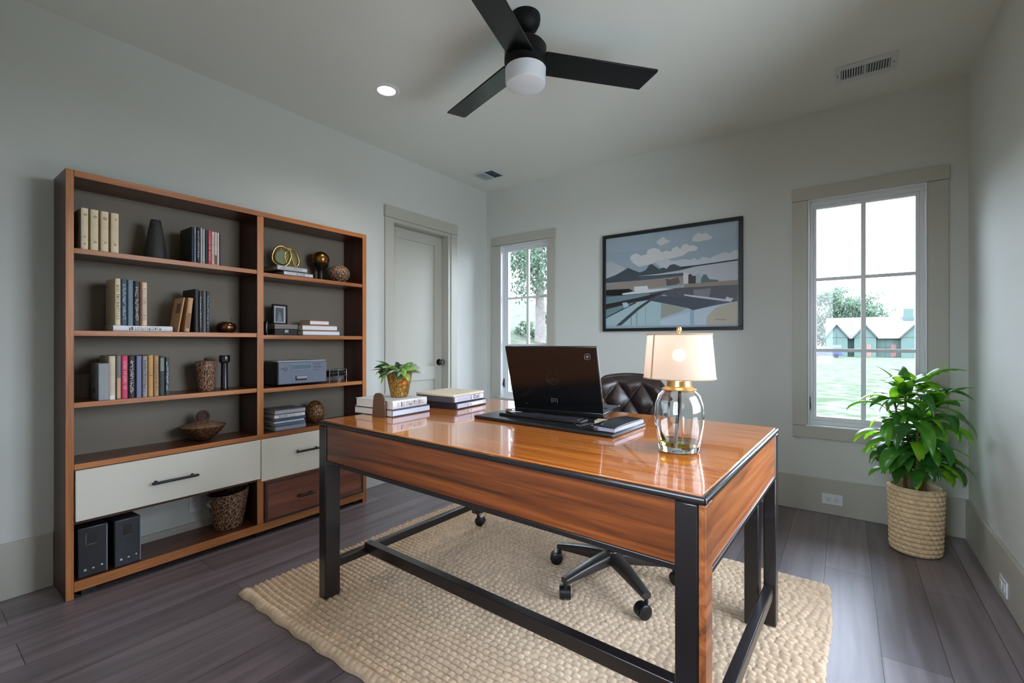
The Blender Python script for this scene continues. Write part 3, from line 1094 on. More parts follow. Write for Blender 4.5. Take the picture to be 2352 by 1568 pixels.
BARK = carved_mat('carved_dark_wood', (84, 54, 39), (176, 134, 102), 90, 0.45, edge=(0.02, 0.12), stretch=(1, 1, 0.4), depth=0.006)
t = thing('wood_jar', 'carved brown wooden jar on the third shelf', 'jar', (-2.885, 1.063, z))
b = MB().lathe([(0.0, 0.0), (0.034, 0.0), (0.038, 0.006), (0.042, 0.05), (0.0475, 0.10), (0.0500, 0.140), (0.0495, 0.156), (0.044, 0.165), (0.02, 0.168), (0.0, 0.168)], 40)
b.build('body', BARK, t)
MB().lathe([(0.0, 0.166), (0.009, 0.168), (0.010, 0.175), (0.006, 0.181), (0.0, 0.182)], 20).build('lid_knob', WOOD_SHADED, t)
t = thing('flashlight', 'slim black metal flashlight standing on the third shelf', 'flashlight', (-2.880, 1.155, z))
GLOSSB = mat('glossy_black_metal', (20, 22, 28), 0.18, spec=0.7)
MB().lathe([(0.0, 0.0), (0.019, 0.0), (0.020, 0.006), (0.018, 0.02), (0.017, 0.12), (0.0175, 0.150), (0.0, 0.150)], 28).build('barrel', GLOSSB, t)
MB().lathe([(0.0175, 0.150), (0.026, 0.156), (0.0275, 0.165), (0.0275, 0.188), (0.025, 0.195), (0.0, 0.196)], 28).build('head', GLOSSB, t, bevel=0.001)

# --- left bay, on the counter
z = ZC
WOODB = carved_mat('rough_carved_bowl', (120, 80, 54), (58, 36, 26), 42, 0.4, stretch=(1, 1, 1.8), depth=0.005)
t = thing('wooden_bowl', 'wide shallow wooden bowl with a ring handled lid on the counter', 'bowl', (-2.890, 1.050, z))
b = MB().lathe([(0.0, 0.0), (0.028, 0.0), (0.040, 0.006), (0.066, 0.026), (0.090, 0.052), (0.106, 0.078), (0.109, 0.082), (0.104, 0.081), (0.085, 0.060), (0.06, 0.04), (0.0, 0.03)], 44)
b.build('body', WOODB, t)
b = MB().lathe([(0.103, 0.079), (0.085, 0.089), (0.050, 0.100), (0.028, 0.108), (0.02, 0.112), (0.0, 0.113)], 40)
lid = b.build('lid', carved_mat('carved_bowl_lid', (92, 62, 44), (150, 118, 92), 70, 0.4), t)
b = MB()
b.tube([(0.0, 0.026 * math.cos(2 * PI * i / 24), 0.132 + 0.026 * math.sin(2 * PI * i / 24)) for i in range(24)], 0.0075, n=10, closed=True)
b.cyl((-0.003, 0, 0.132), (0.003, 0, 0.132), 0.020, n=24)
b.cyl((-0.006, 0, 0.132), (0.006, 0, 0.132), 0.008, n=16)
b.build('ring_handle', WOOD_SHADED, lid)

# --- left bay, open bottom
z = ZB
PC = mat('black_computer_case', (26, 28, 34), 0.32, spec=0.6)
PCF = mat('dark_steel_front', (46, 49, 58), 0.3, spec=0.6)


def tower(label, y0, y1, h, front, rz):
    w = y1 - y0
    t = thing('computer_tower', label, 'computer tower', (-2.800, (y0 + y1) / 2, z), rz, 'computer towers under the drawer')
    MB().box(-0.185, -0.012, -w / 2, w / 2, 0.0, h).build('case', PC, t, bevel=0.004)
    b = MB().box(-0.012, 0.006, -w / 2 - 0.001, w / 2 + 0.001, 0.0, h + 0.001)
    f = b.build('front_panel', front, t, bevel=0.005, seg=3)
    b = MB()
    b.box(0.004, 0.0078, -0.022, 0.014, h - 0.078, h - 0.030)
    bay = b.build('drive_bay', SLOT, f, bevel=0.001)
    b = MB()
    b.tube([(0.0072, -0.023, h - 0.029), (0.0072, -0.023, h - 0.079), (0.0072, 0.015, h - 0.079)], 0.0009, n=6)
    b.build('bay_trim', CHROME, f)
    b = MB()
    b.cyl((0.005, -0.026, 0.034), (0.0075, -0.026, 0.034), 0.0055, n=16)
    b.cyl((0.005, 0.002, 0.036), (0.0075, 0.002, 0.036), 0.0045, n=16)
    b.cyl((0.005, 0.032, 0.040), (0.0075, 0.032, 0.040), 0.0042, n=16)
    b.build('buttons', CHROME, f)
    b = MB()
    b.box(0.0035, 0.0068, w / 2 - 0.003, w / 2 + 0.0005, 0.004, h - 0.003)
    b.build('edge_trim', mat('brushed_trim', (150, 156, 172), 0.3, metal=0.6), f)
    return t


tower('black computer tower at the far left of the bookcase bottom', 0.517, 0.620, 0.226, PC, 0.0)
tower('dark steel computer tower with a lighter front panel beside the wall gap', 0.646, 0.746, 0.222, PCF, 0.06)

WICK = carved_mat('brown_wicker_weave', (70, 46, 33), (186, 146, 112), 58, 0.45, edge=(0.015, 0.10), stretch=(1, 1, 0.9), depth=0.006)
t = thing('wicker_bin', 'dark woven tapered wastebasket in the open bottom of the bookcase', 'basket', (-2.898, 1.183, z))


def wick(u, v):
    a = 2 * PI * u
    r = 0.062 + (0.101 - 0.062) * (v ** 0.8)
    r += 0.0022 * math.sin(v * 60 + (PI if int(u * 36) % 2 else 0))
    zt = 0.208 + 0.012 * math.sin(a)
    return (r * math.cos(a), r * math.sin(a), v * zt)


b = MB().grid(wick, 72, 40, cu=True)
b.add([(0.062 * math.cos(2 * PI * i / 36), 0.062 * math.sin(2 * PI * i / 36), 0.001) for i in range(36)], [tuple(range(36))])
o = b.build('body', WICK, t, recalc=True)
sm = o.modifiers.new('wall', 'SOLIDIFY')
sm.thickness = 0.004
b = MB().tube([(0.101 * math.cos(2 * PI * i / 48), 0.101 * math.sin(2 * PI * i / 48), 0.208 + 0.012 * math.sin(2 * PI * i / 48)) for i in range(48)], 0.004, n=8, closed=True)
b.build('rim', WICK, t)
b = MB()
for k in range(3):
    b.tube([(0.020 - k * 0.008, -0.094 + k * 0.002, 0.185 - k * 0.004), (0.012 - k * 0.008, -0.112, 0.165 - k * 0.004), (0.010 - k * 0.006, -0.085, 0.130 - k * 0.004)], 0.0028, n=8)
b.build('handle', mat('pale_cord', (170, 172, 180), 0.6), t)

# --- right bay, top shelf
z = SHELF_R[0]
book('lower grey book of the flat pair under the gold sculpture', 1.452, 1.642, z, 0.028, 0.170, (60, 60, 64), -2.790, 'title', (80, 80, 86), flat=True, band=(0.0, 1.0, (214, 216, 222)), group='flat books under the gold sculpture')
book('upper grey book of the flat pair under the gold sculpture', 1.415, 1.606, z + 0.0282, 0.032, 0.175, (98, 94, 98), -2.796, 'dense', (82, 84, 88), flat=True, band=(0.0, 1.0, (206, 208, 212)), group='flat books under the gold sculpture', lspan=(0.05, 0.85))
GOLD = mat('polished_gold', (214, 172, 104), 0.22, metal=0.9)
GREENG = mat('olive_enamel', (120, 128, 84), 0.3)
t = thing('gold_sculpture', 'gold open ring sculpture on top of the flat grey books', 'sculpture', (-2.885, 1.512, z + 0.0605))


def loop(cy, cz, ry, rz_, tilt, x=0.0, n=36, e=0.75):
    pts = []
    for i in range(n):
        a = 2 * PI * i / n
        p = ry * math.copysign(abs(math.cos(a)) ** e, math.cos(a))
        q = rz_ * math.copysign(abs(math.sin(a)) ** e, math.sin(a))
        pts.append((x + 0.010 * math.sin(a), cy + p * math.cos(tilt) - q * math.sin(tilt), cz + p * math.sin(tilt) + q * math.cos(tilt)))
    return pts


for (cy_, cz_, ry_, rz__, ti, x_) in ((-0.030, 0.068, 0.056, 0.058, -0.30, 0.012), (0.042, 0.063, 0.044, 0.056, 0.45, 0.0)):
    b = MB().tube(loop(cy_, cz_, ry_, rz__, ti, x_), 0.0062, n=10, closed=True)
    b.build('ring', GOLD, t)
b = MB().tube(loop(-0.022, 0.066, 0.036, 0.040, -0.3, 0.002), 0.005, n=10, closed=True)
b.build('inner_ring', GREENG, t)
b = MB()
for (cy_, cz_, ry_, rz__, ti, x_) in ((-0.026, 0.066, 0.040, 0.042, -0.30, 0.004), (0.042, 0.062, 0.036, 0.047, 0.45, -0.004)):
    ring = loop(cy_, cz_, ry_, rz__, ti, x_)
    fr_ = [(p[0] - 0.003, p[1], p[2]) for p in ring]
    b.add(ring + fr_, [tuple(range(36)), tuple(range(36, 72))[::-1]] + [(i, (i + 1) % 36, 36 + (i + 1) % 36, 36 + i) for i in range(36)])
b.build('leaf_plate', GREENG, t)
b = MB().tube([(0.014, 0.018, 0.126), (0.018, 0.024, 0.090), (0.016, 0.044, 0.040), (0.012, 0.062, 0.008)], 0.0045, n=8)
b.tube([(0.016, 0.020, 0.124), (0.018, -0.02, 0.118), (0.012, -0.04, 0.112)], 0.004, n=8)
b.build('stem', GOLD, t)
BRONZE = mat('bronze', (138, 98, 52), 0.25, metal=0.9, var=0.2, vscale=20)
t = thing('bronze_orb', 'smooth bronze ball resting in a dark cup on the top right shelf', 'ornament', (-2.915, 1.772, z))
bm_ = MB().lathe([(0.0, 0.0), (0.034, 0.0), (0.036, 0.006), (0.022, 0.020), (0.020, 0.070), (0.030, 0.090), (0.046, 0.106), (0.053, 0.122), (0.050, 0.122), (0.036, 0.108), (0.0, 0.100)], 32)
bm_.build('cup_stand', mat('dark_bronze', (40, 34, 28), 0.35, metal=0.5), t)
prof = [(0.0575 * math.sin(PI * i / 20), 0.1545 - 0.0545 * math.cos(PI * i / 20)) for i in range(21)]
MB().lathe(prof, 36).build('ball', BRONZE, t)
CARV = carved_mat('carved_lattice', (186, 146, 114), (46, 28, 20), 62, 0.5, depth=0.006)
t = thing('carved_orb', 'round carved lattice ball in the corner of the top right shelf', 'ornament', (-2.880, 1.890, z))
prof = [(0.074 * math.sin(PI * i / 20) * (1 - 0.06 * math.cos(PI * i / 20)), 0.064 - 0.064 * math.cos(PI * i / 20)) for i in range(21)]
MB().lathe(prof, 44).build('body', CARV, t)

# --- right bay, second shelf
z = SHELF_R[1]
t = thing('picture_frame', 'small black framed photo standing on the middle right shelf', 'picture frame', (-2.925, 1.500, z + 0.071), 0.25)
b = MB()
fw, fh, ft = 0.112, 0.128, 0.012
b.box(-ft, 0, -fw / 2, fw / 2, 0, 0.010)
b.box(-ft, 0, -fw / 2, fw / 2, fh - 0.010, fh)
b.box(-ft, 0, -fw / 2, -fw / 2 + 0.010, 0.010, fh - 0.010)
b.box(-ft, 0, fw / 2 - 0.010, fw / 2, 0.010, fh - 0.010)
b.box(-ft, -ft + 0.003, -fw / 2 + 0.004, fw / 2 - 0.004, 0.004, fh - 0.004)
b.build('frame', BLACK, t, bevel=0.001)
b = MB()
b.box(-0.008, -0.006, -fw / 2 + 0.010, fw / 2 - 0.010, 0.010, fh - 0.010, 0)
b.box(-0.0062, -0.0055, -0.032, 0.030, 0.018, fh - 0.022, 1)
b.prism([(-0.020, 0.02), (-0.004, 0.075), (0.0, 0.085), (0.008, 0.06), (0.018, 0.02)], -0.0054, -0.0050, lambda p, q, a: (a, p, q), 2)
b.build('photo', [mat('photo_mount', (196, 198, 204), 0.5), mat('photo_grey', (104, 108, 116), 0.4), mat('photo_dark', (150, 154, 162), 0.4)], t, smooth=False)
b = MB().obox((-0.040, 0, 0.05), (0.004, 0.03, 0.105), (0, 0.35, 0))
b.build('easel_back', BLACK, t)
# books below the frame
book('large white book at the base of the flat stack on the middle right shelf', 1.575, 1.835, z, 0.032, 0.150, (150, 142, 142), -2.792, None, None, flat=True, band=(0, 1, (226, 228, 234)), group='flat books on the middle right shelf')
book('white book with a tan top in the middle of the flat stack, middle right shelf', 1.575, 1.820, z + 0.0322, 0.036, 0.150, (188, 140, 108), -2.797, None, None, flat=True, band=(0, 1, (226, 226, 232)), group='flat books on the middle right shelf')
book('small brown book topping the flat stack on the middle right shelf', 1.632, 1.764, z + 0.0684, 0.032, 0.130, (160, 100, 62), -2.806, None, None, flat=True, band=(0, 1, (232, 232, 234)), group='flat books on the middle right shelf')
t = thing('document_box', 'grey flat document box under the small framed photo', 'box', (-2.915, 1.497, z))
b = MB().box(-0.075, 0.070, -0.072, 0.072, 0.0, 0.040)
b.build('base', SLOT, t, bevel=0.002)
b = MB().box(-0.077, 0.072, -0.074, 0.074, 0.0405, 0.0705)
b.build('lid', mat('warm_grey_card', (128, 118, 114), 0.55), t, bevel=0.002)
b = MB().box(0.0705, 0.0745, -0.012, 0.012, 0.016, 0.036)
b.build('clasp', CHROME, t, bevel=0.001)
t = thing('bookend', 'small dark metal bookend at the left of the middle right shelf', 'bookend', (-2.850, 1.372, z))
b = MB().box(-0.05, 0.04, -0.010, -0.007, 0.0, 0.085)
b.box(-0.05, 0.04, -0.010, 0.045, 0.0, 0.003)
b.build('plate', mat('dark_bookend', (52, 44, 42), 0.4), t, bevel=0.001)
b = MB().tube([(0.041, -0.012, 0.012), (0.044, -0.018, 0.02), (0.044, -0.018, 0.068), (0.041, -0.012, 0.076)], 0.003, n=8)
b.build('hook', CHROME, t)

# --- right bay, third shelf
z = SHELF_R[2]
GRY = mat('blue_grey_plastic', (112, 120, 136), 0.35)
t = thing('printer', 'grey and black printer with a paper slot on the right bay shelf', 'printer', (-2.862, 1.585, z))
MB().box(-0.115, 0.042, -0.163, 0.160, 0.006, 0.148).build('case', BLACK, t, bevel=0.006, seg=3)
MB().box(-0.110, 0.052, -0.160, 0.160, 0.1485, 0.160).build('top_cover', mat('pale_grey_plastic', (150, 156, 166), 0.35), t, bevel=0.004)
fr_ = MB().box(0.0425, 0.062, -0.160, 0.160, 0.014, 0.148)
f = fr_.build('front_panel', GRY, t, bevel=0.004, seg=3)
b = MB()
b.box(0.058, 0.0655, -0.080, 0.055, 0.098, 0.138)
b.build('slot_frame', mat('slot_grey', (128, 136, 150), 0.35), f, bevel=0.002)
MB().box(0.0635, 0.0662, -0.074, 0.050, 0.106, 0.133).build('paper_slot', mat('slot_teal', (92, 112, 122), 0.3), f, bevel=0.001)
b = MB().box(0.060, 0.0632, -0.054, 0.022, 0.034, 0.062)
hp = b.build('tray_recess', SLOT, f)
MB().box(0.0610, 0.0690, -0.048, 0.020, 0.044, 0.060).build('tray_handle', mat('handle_grey', (150, 156, 168), 0.3), f, bevel=0.002)
b = MB()
pfp = lambda t_, l_: (0.0624, l_, t_)
marks(b, 0.065, 0.115, 0.110, 0.120, 'title', 0, pfp)
b.box(0.0615, 0.0626, 0.066, 0.118, 0.134, 0.136)
b.box(0.0615, 0.0626, 0.066, 0.108, 0.095, 0.097)
b.box(0.0615, 0.0626, -0.150, -0.125, 0.108, 0.111)
b.tube([(0.0622, -0.116 + 0.010 * math.cos(2 * PI * i / 20), 0.108 + 0.010 * math.sin(2 * PI * i / 20)) for i in range(20)], 0.0013, n=6, closed=True)
b.build('lettering', INK, f, smooth=False)
t = thing('wire_rack', 'small chrome wire rack beside the printer', 'rack', (-2.890, 1.862, z))
b = MB()
for zz in (0.036, 0.058, 0.080):
    b.tube([(-0.05, -0.058, zz), (0.03, -0.058, zz), (0.03, 0.075, zz + 0.006), (-0.05, 0.075, zz + 0.006)], 0.0022, n=6, closed=True)
b.build('wires', CHROME, t)
for (x_, y_) in ((0.03, -0.058), (0.03, 0.075), (-0.05, -0.058), (-0.05, 0.075), (0.03, 0.01)):
    MB().cyl((x_, y_, 0), (x_, y_, 0.084), 0.0026, n=8).build('post', CHROME, t)
b = MB()
for k in range(9):
    b.box(-0.045, 0.026, -0.052 + k * 0.0135, -0.044 + k * 0.0135, 0.038, 0.074)
b.build('contents', BLACK, t)

# --- right bay, on the counter
z = ZC
G = 'magazines stacked on the counter'
zz = z
for (hh, rgb, bandc, lb, dy) in [
    (0.030, (120, 128, 144), (150, 158, 176), 'thick grey blue binder at the bottom of the magazine stack', 0.006),
    (0.016, (70, 84, 104), (92, 110, 132), 'dark blue magazine second from the bottom of the counter stack', 0.0),
    (0.014, (150, 160, 176), (196, 204, 214), 'pale blue magazine third from the bottom of the counter stack', -0.004),
    (0.016, (58, 74, 96), (60, 84, 112), 'navy magazine above the pale blue one in the counter stack', 0.003),
    (0.024, (172, 172, 176), (222, 224, 228), 'white magazine with scribbled spine near the top of the counter stack', -0.002),
    (0.028, (104, 100, 104), (168, 168, 176), 'grey magazine topping the counter stack', 0.0)]:
    book(lb, 1.400 + dy, 1.594 + dy, zz, hh, 0.170, rgb, -2.796 - abs(dy), 'title' if 'scribbled' in lb else None, (90, 100, 120), flat=True, hard=False, band=(0, 1, bandc), group=G, name='magazine', cat='magazine')
    zz += hh + 0.0002
t = thing('carved_egg', 'carved golden egg shaped ornament on the bookcase counter', 'ornament', (-2.885, 1.714, z))
EGG = carved_mat('carved_gold_leaf', (150, 108, 62), (76, 48, 28), 62, 0.35, metal=0.3, stretch=(1, 1, 0.7), depth=0.006)
prof = []
for i in range(25):
    a = PI * i / 24
    zz = 0.079 - 0.079 * math.cos(a)
    r = 0.0595 * math.sin(a) ** 0.9 * (1.0 - 0.22 * (zz / 0.158 - 0.42))
    prof.append((r, zz * 0.965))
prof[0] = (0.0, 0.0)
prof[1] = (0.024, 0.0)
MB().lathe(prof, 40).build('body', EGG, t)

# ================================================================== RUG
JUTE = mat('natural_jute', (214, 188, 159), 0.9, var=0.16, vscale=40, bump=0.5, bscale=420)
RX0, RX1, RY0, RY1 = -2.235, -0.045, 0.950, 2.600
PX, PY = 0.032, 0.0265
nx, ny = 540, 540
xs = np.linspace(RX0, RX1, nx)
ys = np.linspace(RY0, RY1, ny)
GX, GY = np.meshgrid(xs, ys, indexing='ij')
rs = np.random.RandomState(3)
warp = 0.010 * np.sin(GX * 3.1 + 0.6) + 0.006 * np.sin(GX * 7.3 + GY * 2.0) + 0.004 * np.sin(GX * 17 + GY * 5)
rowf = (GY - RY0 + warp * 0.6) / PY
row = np.floor(rowf).astype(int)
fr = rowf - row
hrow = np.sqrt(np.clip(np.sin(np.pi * fr), 0, 1))
nrow = row.max() - row.min() + 3
offs = rs.rand(nrow) * 0.6 + 0.5 * (np.arange(nrow) % 2)
sc = 1 + 0.10 * (rs.rand(nrow) - 0.5)
ri = row - row.min()
bf = (GX - RX0) / (PX * sc[ri]) + offs[ri] + 0.10 * np.sin(GX * 23 + ri)
bi = np.floor(bf).astype(int)
bb = bf - bi
hbead = np.clip(np.sin(np.pi * bb), 0, 1) ** 0.45
amp = 0.85 + 0.3 * rs.rand(nrow, bi.max() - bi.min() + 2)[ri, bi - bi.min()]
HZ = 0.001 + 0.0155 * hrow ** 1.4 * (0.52 + 0.48 * hbead) * (0.4 + 0.6 * amp)
# rolled front and back border cords
for (yb_, sgn) in ((RY0, 1), (RY1, -1)):
    d = (GY - yb_) * sgn
    cord = np.sqrt(np.clip(1 - ((d - 0.024) / 0.024) ** 2, 0, 1))
    tw = 0.86 + 0.14 * np.abs(np.sin(np.pi * (GX / 0.03 + d * 12)))
    HZ = np.where(d < 0.048, 0.002 + 0.021 * cord * tw, HZ)
edge = np.minimum((GX - RX0), (RX1 - GX))
HZ = HZ * np.clip(edge / 0.012, 0, 1) ** 0.5
wob = 0.002 * np.sin(ri * 2.4) + 0.006 * np.sin(GY * 9)
k_l = np.clip(1 - (GX - RX0) / 0.25, 0, 1)
k_r = np.clip(1 - (RX1 - GX) / 0.25, 0, 1)
VX = GX + wob * k_l + wob * k_r
k_f = np.clip(1 - (GY - RY0) / 0.3, 0, 1)
VY = GY + 0.005 * np.sin(GX * 4.2) * k_f + 0.004 * np.sin(GX * 41) * np.clip(1 - (GY - RY0) / 0.05, 0, 1)
co = np.stack([VX, VY, np.maximum(HZ, 0.0006)], -1).reshape(-1, 3).astype(np.float32)
ii = np.arange(nx * ny).reshape(nx, ny)
quads = np.stack([ii[:-1, :-1], ii[1:, :-1], ii[1:, 1:], ii[:-1, 1:]], -1).reshape(-1, 4).astype(np.int32)
me = bpy.data.meshes.new('rug')
me.vertices.add(len(co))
me.vertices.foreach_set('co', co.ravel())
me.loops.add(quads.size)
me.loops.foreach_set('vertex_index', quads.ravel())
me.polygons.add(len(quads))
me.polygons.foreach_set('loop_start', np.arange(0, quads.size, 4, dtype=np.int32))
me.polygons.foreach_set('loop_total', np.full(len(quads), 4, dtype=np.int32))
me.update(calc_edges=True)
me.validate()
me.polygons.foreach_set('use_smooth', [True] * len(me.polygons))
me.materials.append(JUTE)
rug = bpy.data.objects.new('rug', me)
COL.objects.link(rug)
tag(rug, 'chunky braided beige rug under the desk', 'rug')
RZ = 0.0145                                  # height furniture rests at on the rug

# ================================================================== DESK
DTH = math.radians(-1.9)
DB = Vector((-0.251, 1.088, 0))              # front right corner
DW, DD, DH = 1.648, 1.060, 0.800
TOPW = wood('polished_amber_wood', (176, 92, 30), (208, 120, 46), (226, 146, 70), 'x', 1.0, 0.22, coat=1.0, coat_rough=0.03, wave=0.5, al=1.3, ac=30)
APRW = wood('walnut_apron', (40, 18, 8), (110, 54, 21), (152, 82, 35), 'x', 1.0, 0.30, coat=0.25, coat_rough=0.15, wave=0.9, al=1.1, ac=24)
APRY = wood('walnut_apron_side', (92, 48, 23), (150, 84, 42), (180, 110, 62), 'y', 1.0, 0.30, coat=0.25, coat_rough=0.15, wave=0.9, al=1.1, ac=24)
ESP = mat('espresso_wood', (26, 20, 21), 0.30, spec=0.55, coat=0.15)
desk = thing('desk', 'large amber wood desk with dark legs standing on the beige rug', 'desk', DB, DTH)
b = MB().box(-DW, 0, 0, DD, DH - 0.022, DH - 0.0035)
b.build('edge_frame', ESP, desk, bevel=0.006, seg=3)
MB().box(-DW + 0.012, -0.012, 0.012, DD - 0.012, DH - 0.010, DH).build('desktop', TOPW, desk, bevel=0.001)
# aprons
MB().box(-DW + 0.050, -0.064, 0.008, 0.026, 0.628, DH - 0.0225).build('front_apron', APRW, desk, bevel=0.001)
MB().box(-DW + 0.050, -0.064, DD - 0.026, DD - 0.008, 0.628, DH - 0.0225).build('back_apron', APRW, desk, bevel=0.001)
MB().box(-0.026, -0.006, 0.056, DD - 0.05, 0.618, DH - 0.0225).build('side_apron', APRY, desk, bevel=0.001)
MB().box(-DW + 0.006, -DW + 0.026, 0.056, DD - 0.05, 0.618, DH - 0.0225).build('side_apron', APRY, desk, bevel=0.001)
b = MB()
b.box(-DW + 0.050, -0.064, 0.004, 0.030, 0.612, 0.628)
b.box(-DW + 0.050, -0.064, DD - 0.030, DD - 0.004, 0.612, 0.628)
b.box(-0.030, -0.002, 0.056, DD - 0.05, 0.604, 0.618)
b.box(-DW + 0.002, -DW + 0.030, 0.056, DD - 0.05, 0.604, 0.618)
b.build('apron_molding', ESP, desk, bevel=0.002)
# legs
MB().box(-DW + 0.002, -DW + 0.056, 0.002, 0.074, RZ, DH - 0.0222).build('leg', ESP, desk, bevel=0.004)
MB().box(-0.072, -0.018, 0.002, 0.062, RZ, DH - 0.0222).build('leg', ESP, desk, bevel=0.004)
MB().box(-0.0178, -0.002, 0.004, 0.060, RZ, DH - 0.0222).build('leg_trim', APRY, desk, bevel=0.002)
MB().box(-0.046, -0.002, DD - 0.066, DD - 0.004, RZ, DH - 0.0222).build('leg', ESP, desk, bevel=0.004)
MB().box(-0.108, -0.056, DD - 0.110, DD - 0.050, RZ, 0.660).build('leg', ESP, desk, bevel=0.004)
bl_leg = MB().box(-DW + 0.002, -DW + 0.056, DD - 0.062, DD - 0.004, RZ + 0.076, DH - 0.0222).build('leg', ESP, desk, bevel=0.004)


def caster(parent, c, ang, r=0.026, name='caster'):
    """twin wheel caster with hood; c = point on the ground below its stem"""
    R = Matrix.Rotation(ang, 3, 'Z')
    q = lambda x, y, z: Vector(c) + R @ Vector((x, y, z))
    b = MB()
    b.tube([q(0, 0, r * 1.6), q(0, 0, r * 2.6)], r * 0.28, n=12)
    # hood: arc of plate over the wheels
    prof = []
    for i in range(9):
        a = math.radians(-10 + 200 * i / 8)
        prof.append((-r * 0.55 + r * 1.08 * math.cos(a), r + r * 1.08 * math.sin(a)))
    prof2 = [(-r * 0.55 + r * 0.80 * math.cos(math.radians(-10 + 200 * i / 8)), r + r * 0.80 * math.sin(math.radians(-10 + 200 * i / 8))) for i in range(8, -1, -1)]
    b.prism(prof + prof2, -r * 0.62, r * 0.62, lambda p, s, a: q(p, a, s))
    hood = b.build(name, BLACK, parent)
    for s in (-1, 1):
        w = MB().tube([q(-r * 0.55, s * r * 0.14, r), q(-r * 0.55, s * r * 0.20, r), q(-r * 0.55, s * r * 0.74, r), q(-r * 0.55, s * r * 0.82, r)], [r * 0.92, r, r, r * 0.88], n=22)
        w.build('wheel', BLACK, hood)
    return hood


caster(desk, (-DW + 0.029, DD - 0.033, RZ), math.radians(200), 0.028)
# stretchers
MB().box(-DW + 0.012, -DW + 0.046, 0.074, DD - 0.062, 0.132, 0.170).build('stretcher', ESP, desk, bevel=0.003)
MB().box(-0.044, -0.010, 0.062, DD - 0.066, 0.132, 0.176).build('stretcher', ESP, desk, bevel=0.003)
MB().box(-DW + 0.046, -0.044, 0.205, 0.245, 0.150, 0.198).build('stretcher', ESP, desk, bevel=0.003)

# ================================================================== DESK CHAIR
LEATH = mat('dark_brown_leather', (38, 28, 27), 0.30, spec=0.6, bump=0.25, bscale=320)
CHB = mat('dark_bronze_base', (52, 47, 44), 0.32, metal=0.25, spec=0.6)
CC = (-0.89, 2.03)
chair = thing('office_chair', 'dark leather tufted office chair tucked behind the desk', 'chair', (CC[0], CC[1], RZ), math.radians(9))
b = MB()
b.lathe([(0.0, 0.085), (0.030, 0.085), (0.038, 0.092), (0.038, 0.130), (0.030, 0.150), (0.0, 0.150)], 28)
b.build('hub', CHB, chair)
MB().cyl((0, 0, 0.14), (0, 0, 0.40), 0.022, n=20).build('gas_column', BLACKM, chair)
for k in range(5):
    a = math.radians(250 - 9 + 72 * k)
    b = MB()

    def arm(u, v, a=a):
        d = 0.025 + u * 0.270
        w = 0.033 - 0.013 * u
        top = 0.147 - 0.045 * u ** 1.4
        bot = 0.092 - 0.016 * u
        th = 2 * PI * v
        p, q = math.cos(th), math.sin(th)
        p = math.copysign(abs(p) ** 0.5, p)
        q = math.copysign(abs(q) ** 0.5, q)
        y = w * p
        z = (top + bot) / 2 + (top - bot) / 2 * q
        return (d * math.cos(a) - y * math.sin(a), d * math.sin(a) + y * math.cos(a), z)
    b.grid(arm, 10, 21)
    s0 = [arm(1.0, j / 20) for j in range(20)]
    b.add(s0, [tuple(range(20))])
    b.build('base_arm', CHB, chair)
    caster(chair, (0.290 * math.cos(a), 0.290 * math.sin(a), 0.0), a + 0.9 + 0.7 * k, 0.030)
b = MB()
b.obox((0, 0.02, 0.405), (0.20, 0.24, 0.025), (0, 0, 0))
b.build('seat_plate', BLACKM, chair, bevel=0.004)


def seat(u, v):
    x, y = (u - 0.5) * 2, (v - 0.5) * 2
    X = 0.235 * math.copysign(abs(x) ** 0.9, x)
    Y = 0.235 * y + 0.02
    e = max(0, 1 - abs(x) ** 5) ** 0.5 * max(0, 1 - abs(y) ** 5) ** 0.5
    return (X, Y, 0.425 + 0.065 * e - 0.012 * (1 - x * x) * (1 - y * y))


b = MB().grid(seat, 22, 22)
b.grid(lambda u, v: (0.235 * (u - 0.5) * 2, 0.235 * (v - 0.5) * 2 + 0.02, 0.418), 22, 22)
b.build('seat', LEATH, chair)
# tufted, wrapped backrest
BW, BZ0, BZ1 = 0.205, 0.47, 0.945


def back_outline(s):
    return BZ1 - 0.035 * abs(s) ** 2.2 - 0.05 * max(0, abs(s) - 0.7) / 0.3


def back_front(u, v, off=0.0):
    s = (u - 0.5) * 2
    zt = back_outline(s)
    z = BZ0 + (zt - BZ0) * v
    X = BW * s
    Y = 0.335 - 0.085 * (abs(s) ** 2.2) + 0.07 * v
    A, B_ = 1.55 * s, 5.2 * (v - 1) + 0.35
    tuft = math.sqrt(abs(math.sin(PI * (A + B_ * 0.5 + 0.5)) * math.sin(PI * (A - B_ * 0.5 - 0.5))))
    e = (1 - abs(s) ** 8) * max(0.0, 1 - v ** 14) * max(0.0, 1 - (1 - v) ** 10)
    roll = math.exp(-((v - 0.93) / 0.06) ** 2) * 0.010
    return (X, Y - (0.016 + 0.036 * tuft) * e - roll + off, z)


b = MB().grid(back_front, 64, 64)
b.grid(lambda u, v: (BW * (u - 0.5) * 2, 0.335 - 0.085 * (abs((u - 0.5) * 2) ** 2.2) + 0.07 * v + 0.055 * math.sqrt(max(0.0, (1 - abs((u - 0.5) * 2) ** 6) * (1 - v ** 10))), BZ0 + (back_outline((u - 0.5) * 2) - BZ0) * v), 40, 30)
b.build('backrest', LEATH, chair, ang=70)
b = MB()
pts = [(BW * 1.0 * s_, 0.335 - 0.085 * (abs(s_) ** 2.2) + 0.07 + 0.016, back_outline(s_) + 0.002) for s_ in [i / 12 - 1 for i in range(25)]]
b.tube(pts, 0.014, n=10)
b.build('top_roll', LEATH, chair)
MB().tube([(0, 0.10, 0.41), (0, 0.30, 0.42), (0, 0.375, 0.50), (0, 0.385, 0.60)], [0.022, 0.022, 0.020, 0.018], n=12).build('back_support', BLACKM, chair)
